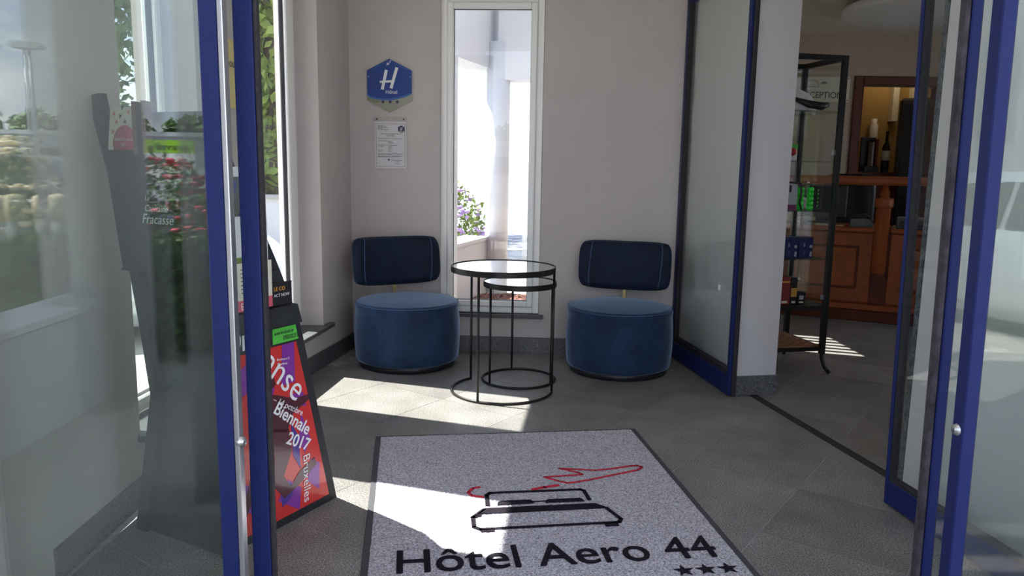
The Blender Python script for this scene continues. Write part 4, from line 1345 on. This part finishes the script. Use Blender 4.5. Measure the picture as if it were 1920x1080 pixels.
q = MB(); q.bbox((.92, .08, .785), (1.22, .36, .87), GREYP, .008, TDk); q.bbox((.95, .075, .80), (1.19, .08, .85), DARK, .002, TDk); q.build('body', o)
# reception sign on the wall
sg2 = thing('reception_sign', (2.885, RY, 2.01), 'pale hanging RÉCEPTION sign behind the display cabinet', 'sign')
T = frame2((2.885, RY - .012, 2.01), (1, 0, 0), (0, -1, 0))
q = MB(); flat(q, [(-.285, -.115), (.295, -.115), (.295, .115), (-.285, .115)], T, .010, CREAM); q.build('panel', sg2)
q = MB(); q.text('RÉCEPTION', .082, INK, T @ Matrix.Translation((-.165, -.082, .0105)), .0006, bold=.001, squash=.93)
for P in stroke([(-.13, .05), (-.13, .02), (.0, .02), (.0, .05)], .006) + stroke([(-.12, .055), (-.10, .08), (-.03, .08), (-.01, .055)], .006) + [[(.02, .05), (.08, .05), (.07, .07), (.03, .07)]]:
    flat(q, P, T, .0006, GREYP, .010)
q.build('lettering', sg2)
for a, b in ((.282, .10), (.282, -.10)):
    q = MB(); q.lathe([(0, .016), (.005, .015), (.006, .010)], DARK, 10, T=T @ Matrix.Translation((a, b, 0))); q.build('screw', sg2)
# doorway casing (structure) and office beyond
mb = MB()
cw = .085
mb.bbox((DW0 - cw, RY - .022, 0), (DW0, RY + .0, DWZ + cw), WOODD, .006)
mb.bbox((DW1, RY - .022, 0), (DW1 + cw, RY + .0, DWZ + cw), WOODD, .006)
mb.bbox((DW0, RY - .022, DWZ), (DW1, RY + .0, DWZ + cw), WOODD, .006)
mb.bbox((DW0, RY, 0), (DW0 + .015, RY + .14, DWZ), WOODD, .003)
mb.bbox((DW1 - .015, RY, 0), (DW1, RY + .14, DWZ), WOODD, .003)
struct(mb, 'trim_2', 'dark cherry wood casing around the doorway')
o = thing('tall_fridge', (4.10, 8.45, 0), 'tall dark fridge in the office doorway', 'fridge', rz=math.radians(-25))
q = MB(); q.bbox((0, 0, .02), (.62, .55, 2.02), GREYP, .03); q.build('body', o, off=(0, 0, 0))
q = MB(); q.bbox((.04, -.015, .25), (.58, 0, 1.95), DARK, .006); q.build('door', o, off=(0, 0, 0))
q = MB(); q.tube([(.54, -.035, .9), (.54, -.035, 1.4)], .01, DARK, 8); q.build('handle', o, off=(0, 0, 0))
o = thing('side_counter', (3.6, 8.3, 0), 'dark cupboard in the office carrying a bottle', 'cupboard')
q = MB(); q.bbox((3.45, 8.15, 0), (3.99, 8.6, 1.24), WOODD, .006); q.build('body', o)
q = MB(); q.bbox((3.48, 8.135, .1), (3.96, 8.15, 1.18), WOODD, .004); q.build('door', o)
o = thing('wine_bottle', (3.885, 8.22, 1.24), 'dark wine bottle with a cream label in the office doorway', 'bottle')
q = MB(); q.lathe([(0, 0), (.037, 0), (.04, .01), (.04, .22), (.036, .26), (.016, .31), (.014, .40), (.016, .405), (.016, .42), (0, .421)], DARK, 24, c=(3.885, 8.22, 1.24)); q.build('glass_body', o)
q = MB(); q.lathe([(.0408, .12), (.0408, .22)], CREAM, 24, c=(3.885, 8.22, 1.24)); q.build('label_band', o)
o = thing('black_rack', (3.75, 8.3, 1.24), 'dark small rack of papers left of the wine bottle', 'rack')
q = MB()
q.bbox((3.68, 8.24, 1.24), (3.835, 8.38, 1.30), DARK, .004); q.bbox((3.68, 8.35, 1.24), (3.835, 8.38, 1.60), DARK, .004)
q.build('frame', o)
q = MB(); q.bbox((3.80, 8.26, 1.30), (3.825, 8.35, 1.58), BOXR, .002); q.bbox((3.76, 8.26, 1.30), (3.78, 8.35, 1.55), GREYL, .002); q.build('papers', o)
o = thing('wall_tube', (4.20, 9.27, 1.5), 'white paper-towel tube mounted on the ochre office wall', 'dispenser')
q = MB(); q.lathe([(0, 0), (.04, 0), (.045, .02), (.045, .26), (.03, .28), (.03, .33), (0, .33)], WHITE, 20, c=(4.20, 9.24, 1.52)); q.build('tube', o)
mb = MB(); mb.bbox((4.38, 9.2, 1.82), (4.45, 9.3, HC), CREAM, .005); mb.bbox((4.60, 9.2, 1.9), (4.65, 9.3, HC), CREAM, .005); struct(mb, 'trim_3', 'cream pipe casings on the office wall')
# round ceiling lamp
o = thing('ceiling_disc_lamp', (3.12, 6.0, RZ), 'large round white disc lamp hanging under the reception ceiling', 'lamp')
q = MB(); q.lathe([(0, -.125), (.62, -.125), (.645, -.122), (.655, -.115), (.655, -.068), (.648, -.062), (0, -.06)], WHITE, 72, c=(3.12, 6.0, RZ)); q.build('disc', o)
q = MB()
for k in range(3):
    a = k * 2.094
    q.tube([(3.12 + .3 * math.cos(a), 6 + .3 * math.sin(a), RZ - .062), (3.12 + .3 * math.cos(a), 6 + .3 * math.sin(a), RZ)], .008, SILVER, 8)
q.build('hanger', o)
pl_ = bpy.data.lights.new('office_fill', 'POINT'); pl_.energy = 3.5; pl_.color = (1, .78, .5); pl_.shadow_soft_size = .15  # unseen warm fill added for the ochre office, no fitting there
po_ = bpy.data.objects.new('office_fill', pl_); po_.location = (4.3, 8.9, 2.45); COL.objects.link(po_)

# ------------------------------------------------------------------ outdoors
mb = MB()
mb.slab([(-9, -14), (9, -14), (9, 1.85), (-1.62, 1.85), (-1.62, 5.45), (1.2, 5.45), (1.2, 12), (-9, 12)], -.20, -.06, PAVE)
struct(mb, 'ground', 'pale paving outside')
mb = MB(); mb.box((-70, -80, -.30), (70, 80, -.205), ASPH)
struct(mb, 'ground_car_park', 'grey asphalt of the car park')
# colonnade beyond the back window
mb = MB()
mb.lathe([(.115, -.06), (.115, 2.42)], RENDER, 40, c=(-.165, 7.80, 0))
struct(mb, 'trim_4', 'round white column outside the back window')
mb = MB()
mb.slab([(-1.0, 5.42), (-.17, 8.0), (-.40, 8.1), (-1.24, 5.45)], 2.17, 3.4, RENDER)
mb.slab([(-.17, 7.72), (1.22, 7.36), (1.22, 7.62), (-.1, 8.0)], 2.06, 3.4, RENDER)
struct(mb, 'wall_porch', 'white beam carried by the outside column')
mb = MB()
mb.slab([(-1.0, 5.42), (-.25, 7.78), (-.48, 7.85), (-1.24, 5.45)], -.06, .50, RENDER)
mb.slab([(-.985, 5.42), (-.235, 7.78), (-.495, 7.86), (-1.255, 5.45)], .50, .535, RENDER)
struct(mb, 'wall_parapet', 'low white parapet outside the back window')
mb = MB(); mb.bbox((-.60, 5.98, -.06), (-.44, 6.12, 3.4), RENDER, .01); struct(mb, 'trim_7', 'white post just outside the left edge of the back window')
mb = MB(); mb.slab([(-.85, 6.75), (1.24, 6.75), (1.24, 7.5), (-.15, 8.1)], 3.4, 3.55, RENDER); struct(mb, 'ceiling_colonnade_shade')  # unseen roof strip added to shade the column's near side
mb = MB(); mb.slab([(-.85, 5.75), (1.15, 5.75), (1.15, 7.6), (-.30, 7.6)], -.06, -.02, MULCH)
o = struct(mb, 'ground_bed', 'reddish bark mulch bed below the back window')
rg2 = random.Random(5)
def leaves(name, parent, boxes, n, size, m, ell=True, seed=1, kind='stuff', flat_=0.0):
    """n leaf blades scattered through ellipsoids/boxes (cx,cy,cz,rx,ry,rz)"""
    r = np.random.default_rng(seed)
    tot = sum(b[3] * b[4] + b[4] * b[5] + b[3] * b[5] for b in boxes)
    V, F = [], []
    for b in boxes:
        k = max(1, int(n * (b[3] * b[4] + b[4] * b[5] + b[3] * b[5]) / tot))
        c = np.array(b[:3]); e = np.array(b[3:])
        if ell:
            d = r.normal(size=(k, 3)); d /= np.linalg.norm(d, axis=1)[:, None]
            d *= (0.55 + .45 * r.random((k, 1)) ** .5) * (1 + .12 * r.normal(size=(k, 1)))
        else:
            d = r.uniform(-1, 1, (k, 3)); ax = r.integers(0, 3, k); sg_ = np.where(r.random(k) < .5, -1, 1)
            d[np.arange(k), ax] = sg_ * (1 + .06 * r.normal(size=k))
        p = c + d * e
        a = r.normal(size=(k, 3)); a /= np.linalg.norm(a, axis=1)[:, None]
        t = r.normal(size=(k, 3)); bb = np.cross(a, t); bb /= np.linalg.norm(bb, axis=1)[:, None]
        s_ = size * r.uniform(.6, 1.4, (k, 1))
        q0, q1, q2, q3 = p - a * s_, p + bb * s_ * .5, p + a * s_, p - bb * s_ * .5
        base = len(V)
        arr = np.stack([q0, q1, q2, q3], 1).reshape(-1, 3)
        off = sum(len(x) for x in V)
        V.append(arr)
        F.append(np.arange(off, off + 4 * k).reshape(-1, 4))
    Vv = np.concatenate(V) - np.array(parent.location)
    me = bpy.data.meshes.new(name)
    me.from_pydata(Vv.tolist(), [], np.concatenate(F).tolist())
    me.materials.append(m)
    o = bpy.data.objects.new(name, me)
    COL.objects.link(o)
    o.parent = parent
    if kind: o['kind'] = kind
    return o
def chips(parent, n, x0, x1, y0, y1, z):
    q = MB()
    for k in range(n):
        x, y, a = rg2.uniform(x0, x1), rg2.uniform(y0, y1), rg2.uniform(0, PI)
        l, w_ = rg2.uniform(.02, .05), rg2.uniform(.008, .018)
        u = Vector((math.cos(a), math.sin(a), rg2.uniform(-.3, .3))); v = Vector((-math.sin(a), math.cos(a), 0))
        c = Vector((x, y, z + .008))
        q.add([c - u * l - v * w_, c + u * l - v * w_, c + u * l + v * w_, c - u * l + v * w_, c - u * l * .8 + Z3 * .012, c + u * l * .8 + Z3 * .012], [(0, 1, 5, 4), (2, 3, 4, 5), (1, 2, 5), (3, 0, 4), (3, 2, 1, 0)], MULCH)
    o = q.build('bark_chips', parent, recalc=False); o['kind'] = 'stuff'
chips(o, 900, -.3, 1.1, 5.8, 7.55, -.02)
# flowering plants beyond the parapet
def bush(name, c, r_, h, m, bloom, label, seed, nb=60, nl=900, size=.035, bs=.03):
    o = thing(name, c, label, 'plant')
    leaves('foliage', o, [(c[0], c[1], c[2] + h * .5, r_, r_, h * .5)], nl, size, m, seed=seed)
    q = MB()
    rr_ = random.Random(seed)
    for k in range(5):
        a = rr_.uniform(0, 6.28)
        q.tube([(c[0], c[1], c[2] - .02), (c[0] + r_ * .6 * math.cos(a), c[1] + r_ * .6 * math.sin(a), c[2] + h * .7)], .008, BARK, 5)
    q.build('stems', o)
    if bloom:
        q = MB()
        for k in range(nb):
            a, z = rr_.uniform(0, 6.28), rr_.uniform(.35, 1.0)
            rad = r_ * math.sqrt(max(.05, 1 - (z * 2 - 1) ** 2)) * rr_.uniform(.85, 1.05)
            p = Vector((c[0] + rad * math.cos(a), c[1] + rad * math.sin(a), c[2] + h * z))
            s_ = bs * rr_.uniform(.7, 1.3)
            q.lathe([(0, -.5 * s_), (.6 * s_, -.35 * s_), (s_, .1 * s_), (.75 * s_, .45 * s_), (.35 * s_, .3 * s_), (0, .5 * s_)], bloom, 7, c=tuple(p))
        b = q.build('blossoms', o, recalc=False); b['kind'] = 'stuff'
    return o
bush('lilac_bush', (-.72, 9.2, -.06), .38, 1.02, LEAFL, LILAC, 'lilac flowering bush beyond the parapet outside the back window', 11, 110, 1500, .03, .035)
bush('low_bush', (-1.75, 9.8, -.06), .45, 1.15, LEAFL, CREAMF, 'pale green bush left of the lilac flowers', 12, 40, 1300, .035)
# white fence posts right of the column
o = thing('picket_fence', (.45, 10.5, -.06), 'white picket fence right of the outside column', 'fence')
for k in range(6):
    q = MB(); q.prism([(-.03, -.06), (.03, -.06), (.03, .72), (0, .77), (-.03, .72)], -.012, .012, WHITE, Matrix.Translation((.16 + .13 * k, 10.5, 0))); q.build('picket', o)
for z in (.15, .55):
    q = MB(); q.bbox((.10, 10.515, z), (.90, 10.54, z + .06), WHITE, .004); q.build('rail', o)

# trees and wall seen through the left windows
def tree(x, y, h, r_, m, label, seed, nl=5200, base=1.0):
    o = thing('leafy_tree', (x, y, -.2), label, 'tree', group='trees beyond the left windows')
    rr_ = random.Random(seed)
    q = MB()
    q.tube([(x, y, -.2), (x + .05, y, h * .3), (x - .04, y + .05, h * .75)], .13, BARK, 10, radii=[.17, .12, .05])
    q.build('trunk', o)
    bl = []
    for k in range(7):
        z = base + (h - base) * (k + .5) / 7
        bl.append((x + rr_.uniform(-.35, .35) * r_, y + rr_.uniform(-.35, .35) * r_, z, r_ * rr_.uniform(.65, 1.0), r_ * rr_.uniform(.65, 1.0), (h - base) / 7 * 1.1))
    leaves('foliage', o, bl, nl, .11, m, seed=seed)
    return o
tree(-3.9, 12.6, 6.6, 1.25, LEAFL, 'tree seen through the right part of the far left window', 21)
tree(-7.4, 12.9, 7.0, 1.2, LEAF, 'tree at the left in the far left window', 22)
tree(-11.2, 12.8, 7.4, 1.25, LEAFL, 'broad tree glimpsed through the near left window', 23)
tree(-9.4, 17.0, 8.0, 1.5, LEAF, 'dark tree behind the other trees outside the left windows', 24)
tree(-5.4, 17.0, 8.4, 1.5, LEAF, 'tallest tree at the back outside the far left window', 25)
tree(-13.4, 17.0, 7.5, 1.25, LEAF, 'leftmost tree of the row outside', 26)
mb = MB(); mb.box((-12, 11.0, -.1), (-2.2, 11.2, .72), RENDER); mb.bbox((-12, 10.95, .72), (-2.2, 11.25, .77), PAVE, .01)
struct(mb, 'wall_garden', 'low white garden wall below the trees')

# cars
def car(name, c, rz, paint, label, cat='car', plate='', flip=False):
    """length along local x (front at +x), about 4.1 x 1.7 x 1.45 m"""
    o = thing(name, c, label, cat, rz=rz)
    Hw = .85
    prof = [(-2.02, .38), (-2.06, .62), (-2.0, .90), (-1.9, 1.0), (-1.35, 1.02), (-.2, .99), (.75, .95), (1.35, .87), (1.80, .76), (2.0, .62), (2.05, .42), (1.98, .28), (-1.95, .28)]
    def sect(w_):
        return prof
    bm = bmesh.new()
    ring = []
    ys = [(-Hw, .90), (-Hw + .04, .97), (-Hw + .14, 1.0), (0, 1.015), (Hw - .14, 1.0), (Hw - .04, .97), (Hw, .90)]
    vs, fs = [], []
    for yy, k in ys:
        for (x, z) in prof:
            vs.append((x * (1 - .035 * (abs(yy) / Hw) ** 3), yy, .28 + (z - .28) * k if z > .5 else z))
    npf = len(prof)
    for i in range(len(ys) - 1):
        for j in range(npf):
            fs.append((i * npf + j, i * npf + (j + 1) % npf, (i + 1) * npf + (j + 1) % npf, (i + 1) * npf + j))
    fs.append(tuple(range(npf))); fs.append(tuple((len(ys) - 1) * npf + j for j in reversed(range(npf))))
    q = MB(); q.add(vs, fs, paint, True); q.build('body', o, off=(0, 0, 0))
    # cabin
    cab = [(-1.75, .98, .80), (-1.35, 1.36, .66), (-.9, 1.45, .62), (.05, 1.44, .62), (.45, 1.30, .66), (1.0, .93, .78)]
    vs, fs = [], []
    for (x, z, hw) in cab:
        vs += [(x, -hw, z), (x, -hw * .5, z + .02), (x, hw * .5, z + .02), (x, hw, z)]
    for i in range(len(cab) - 1):
        for j in range(3):
            fs.append((i * 4 + j, i * 4 + j + 1, i * 4 + 5 + j, i * 4 + 4 + j))
    b0 = len(vs)
    for (x, z, hw) in cab:
        vs += [(x, -.80, .93), (x, .80, .93)]
    for i in range(len(cab) - 1):
        fs.append((i * 4, i * 4 + 4, b0 + 2 * i + 2, b0 + 2 * i)); fs.append((i * 4 + 3, b0 + 2 * i + 1, b0 + 2 * i + 3, i * 4 + 7))
    q = MB(); q.add(vs, fs, paint, True); q.build('cabin', o, off=(0, 0, 0))
    for sy in (-1, 1):
        for P in ([(-1.45, 1.02), (-1.12, 1.33), (-.62, 1.38), (-.62, 1.01)], [(-.56, 1.01), (-.56, 1.38), (.05, 1.38), (.36, 1.26), (.74, 1.0)]):
            vs = []
            for off in (0, .012):
                for x, z in P:
                    t = (z - .93) / .5
                    vs.append((x, sy * (.805 - .165 * t + off), z))
            n4 = len(P)
            q = MB(); q.add(vs, [tuple(range(n4)), tuple(range(2 * n4 - 1, n4 - 1, -1))] + [(i, (i + 1) % n4, (i + 1) % n4 + n4, i + n4) for i in range(n4)], CARGLS); q.build('side_window', o, off=(0, 0, 0))
    q = MB(); q.add([(.47, -.58, 1.305), (.47, .58, 1.305), (.96, .68, .975), (.96, -.68, .975), (.48, -.58, 1.315), (.48, .58, 1.315), (.97, .68, .985), (.97, -.68, .985)], [(0, 3, 2, 1), (4, 5, 6, 7), (0, 1, 5, 4), (1, 2, 6, 5), (2, 3, 7, 6), (3, 0, 4, 7)], CARGLS); q.build('windscreen', o, off=(0, 0, 0))
    for sx in (-1.3, 1.28):
        for sy in (-1, 1):
            T = Matrix.Translation((sx, sy * .76, .31)) @ Matrix.Rotation(PI / 2, 4, 'X')
            q = MB(); q.lathe([(.19, -.10), (.30, -.10), (.315, -.08), (.315, .08), (.30, .10), (.19, .10)], RUBBER, 28, T=T); wh = q.build('wheel', o, off=(0, 0, 0))
            q = MB(); q.lathe([(0, -.095), (.07, -.10), (.19, -.085), (.19, .085), (.07, .10), (0, .095)], GREYL, 20, T=T); q.build('hub_cap', wh, off=(0, 0, 0))
    for sy in (-1, 1):
        q = MB(); q.prism([(1.72, .66), (1.96, .58), (1.98, .66), (1.80, .76)], sy * .80 - .04, sy * .80 + .04, GREYL, None); q.build('headlamp', o, off=(0, 0, 0))
        q = MB(); q.prism([(-2.06, .70), (-1.86, .72), (-1.84, .90), (-2.0, .92)], sy * .79 - .05, sy * .79 + .05, TAIL, None); q.build('tail_lamp', o, off=(0, 0, 0))
        q = MB(); q.bbox((.55, sy * .93 - .08, .98), (.68, sy * .93 + .08, 1.10), paint, .03); q.build('mirror', o, off=(0, 0, 0))
    q = MB(); q.bbox((2.035, -.26, .42), (2.06, .26, .53), PLATE, .004); q.bbox((-2.09, -.26, .62), (-2.05, .26, .73), PLATE, .004); q.build('number_plate', o, off=(0, 0, 0))
    return o
car('parked_car', (-3.55, 7.1, -.2), math.radians(-52), CARSIL, 'silver car whose bonnet shows through the far left window')
car('parked_car', (-6.2, -6.6, -.2), math.radians(8), CARBLK, 'black car reflected in the left entrance glass')
car('parked_car', (4.9, -2.4, -.2), math.radians(70), CARSIL, 'silver car reflected in the right entrance glass')

# porch and garden behind the camera, seen in the entrance glass
mb = MB(); mb.lathe([(.26, -.06), (.26, 3.2)], PORCH, 44, c=(-2.22, -.52, 0)); struct(mb, 'trim_5', 'thick round white porch column reflected in the left glass')
mb = MB(); mb.lathe([(.17, -.06), (.17, 3.2)], PORCH, 36, c=(-1.06, .68, 0)); struct(mb, 'trim_6', 'slim white porch column reflected beside the left stile')
mb = MB(); mb.box((-2.47, -.5, -.06), (-2.21, 1.30, .46), PORCH); mb.bbox((-2.49, -.5, .46), (-2.19, 1.30, .50), RENDER, .006); struct(mb, 'wall_porch_parapet', 'low white porch parapet reflected in the left glass')  # body in the shade-greyed render, cap in the paler one
mb = MB(); mb.box((-5.4, -1.0, 3.2), (2.1, 1.88, 3.42), RENDER); mb.box((-5.4, 1.88, 3.2), (-1.75, 2.7, 3.42), RENDER); struct(mb, 'ceiling_porch', 'white porch roof over the entrance, unseen, widened for shade')  # unseen roof implied by the columns; outline stretched to shade porch and paving
o = thing('box_hedge', (-2.35, -1.75, -.06), 'clipped green box hedge reflected in the left glass', 'hedge')
q = MB(); q.bbox((-3.4, -2.25, -.06), (-1.75, -1.35, .62), LEAFD, .06); q.build('core', o)
leaves('foliage', o, [(-2.575, -1.80, .30, .86, .49, .37)], 9000, .028, LEAF, ell=False, seed=31)
bush('rose_bush', (-2.35, -2.85, -.06), .42, 1.18, LEAF, ROSE, 'pink rose bush behind the box hedge', 32, 90, 1400, .04, .05)
bush('rose_bush', (-3.35, -3.75, -.06), .40, 1.32, LEAF, ROSE, 'taller pink rose bush further from the door', 33, 80, 1400, .04, .05)
bush('cream_rose_bush', (-5.15, -4.3, -.06), .34, 1.50, LEAF, CREAMF, 'cream flowering bush by the car park', 34, 60, 1100, .04, .06)
o = thing('low_hedge', (-5.2, -2.6, -.06), 'low clipped hedge beyond the parapet', 'hedge')
q = MB(); q.bbox((-7.2, -3.1, -.06), (-4.0, -2.4, .36), LEAFD, .05); q.build('core', o)
leaves('foliage', o, [(-5.6, -2.75, .16, 1.63, .38, .24)], 6000, .03, LEAFL, ell=False, seed=35)
for k, x in enumerate((-4.62, -4.30)):  # second bollard added, standing in for the doubled image in the glass
    o = thing('bollard', (x, -3.35 - .15 * k, -.06), ('cream topped bollard, left of the pair', 'added cream topped bollard for the double reflection')[k], 'bollard', group='bollards by the car park')
    q = MB(); q.lathe([(.075, 0), (.075, .72), (.07, .73)], POST, 20, c=(x, -3.35 - .15 * k, -.06)); q.build('post', o)
    q = MB(); q.lathe([(.085, .73), (.085, .92), (.07, .96), (0, .97)], CREAMF, 20, c=(x, -3.35 - .15 * k, -.06)); q.build('cap', o)
for k, (x, y) in enumerate(((-16.2, -20.6), (-15.0, -20.8))):  # second post added to imitate the double glazing's ghost reflection
    o = thing('lamp_post', (x, y, -.2), ('tall car park lamp post, left of the pair', 'added tall lamp post for the double reflection')[k], 'lamp post', group='car park lamp posts')
    q = MB(); q.tube([(x, y, -.2), (x, y, 4.6)], .06, POST, 10, radii=[.09, .05]); q.build('pole', o)
    q = MB(); q.prism([(-.45, 4.6), (-.35, 4.52), (.35, 4.52), (.45, 4.6), (.3, 4.72), (-.3, 4.72)], -.2, .2, POST, Matrix.Translation((x, y, 0))); q.build('lantern', o)
bn = thing('green_banner', (-6.1, -9.3, -.2), 'white and green advertising banner in the car park', 'banner')
TB_ = frame2((-6.1, -9.3, 1.25), (-1, 0, 0), (0, 1, 0))
q = MB(); flat(q, [(-.75, -.38), (.95, -.38), (.95, .10), (-.75, .10)], TB_, .02, WHITE); q.build('panel', bn)
q = MB(); flat(q, [(-.75, .10), (.95, .10), (.95, .31), (-.75, .31)], TB_, .022, BANNERG); q.build('green_header', bn)
q = MB(); q.text('vervedi-e', .15, INK, TB_ @ Matrix.Translation((-.66, .15, .023)), .002)
for P in stroke([(-.7, -.05), (-.42, -.05), (-.42, -.24), (-.7, -.24), (-.7, -.05)], .015) + stroke([(-.68, -.22), (-.6, -.1), (-.54, -.2), (-.49, -.12), (-.44, -.22)], .015):
    flat(q, P, TB_, .003, LEAF, .02)
flat(q, [(.05, -.05), (.10, .0), (.14, -.2), (.10, -.22)], TB_, .003, PURPLE, .02)
q.build('lettering', bn)
q = MB()
for a in (-.70, .90): q.tube([TB_ @ Vector((a, -1.45, -.03)), TB_ @ Vector((a, .31, -.03))], .03, POST, 8)
q.build('posts', bn)
# far buildings and tree line
o = thing('low_building', (-28, -46, -.2), 'long low white building at the far side of the car park', 'building')
q = MB(); q.box((-60, -48, -.2), (0, -44, 2.6), BUILD); q.build('wall', o)
q = MB(); q.box((-60.5, -48.5, 2.6), (.5, -43.6, 2.85), GREYL); q.build('roof', o)
for k in range(10):
    q = MB(); q.box((-57 + 5.5 * k, -43.98, .6), (-54.4 + 5.5 * k, -43.9, 1.8), CARGLS); q.build('window', o)
o = thing('ribbed_building', (16, -14, -.2), 'pale grey ribbed building reflected in the right glass', 'building')
q = MB(); q.box((9.5, -20, -.2), (24, -14, 5.2), BUILD); q.build('wall', o)
for k in range(24):
    q = MB(); q.box((9.6 + .6 * k, -14, 2.2), (9.75 + .6 * k, -13.94, 4.2), GREYL); q.build('rib', o)
for k in range(9):
    x = -52 + 5.6 * k
    h = 4.2 + 1.3 * ((k * 7) % 5) / 5
    o = thing('distant_tree', (x, -55, -.2), 'dark tree behind the long low building, ' + ('first', 'second', 'third', 'fourth', 'fifth', 'sixth', 'seventh', 'eighth', 'ninth')[k] + ' from the far end', 'tree', group='distant tree line')
    q = MB(); q.tube([(x, -55, -.2), (x, -55, h * .6)], .2, BARK, 6); q.build('trunk', o)
    leaves('foliage', o, [(x, -55, h * .65, 2.4, 1.5, h * .38)], 450, .42, LEAF, seed=60 + k)
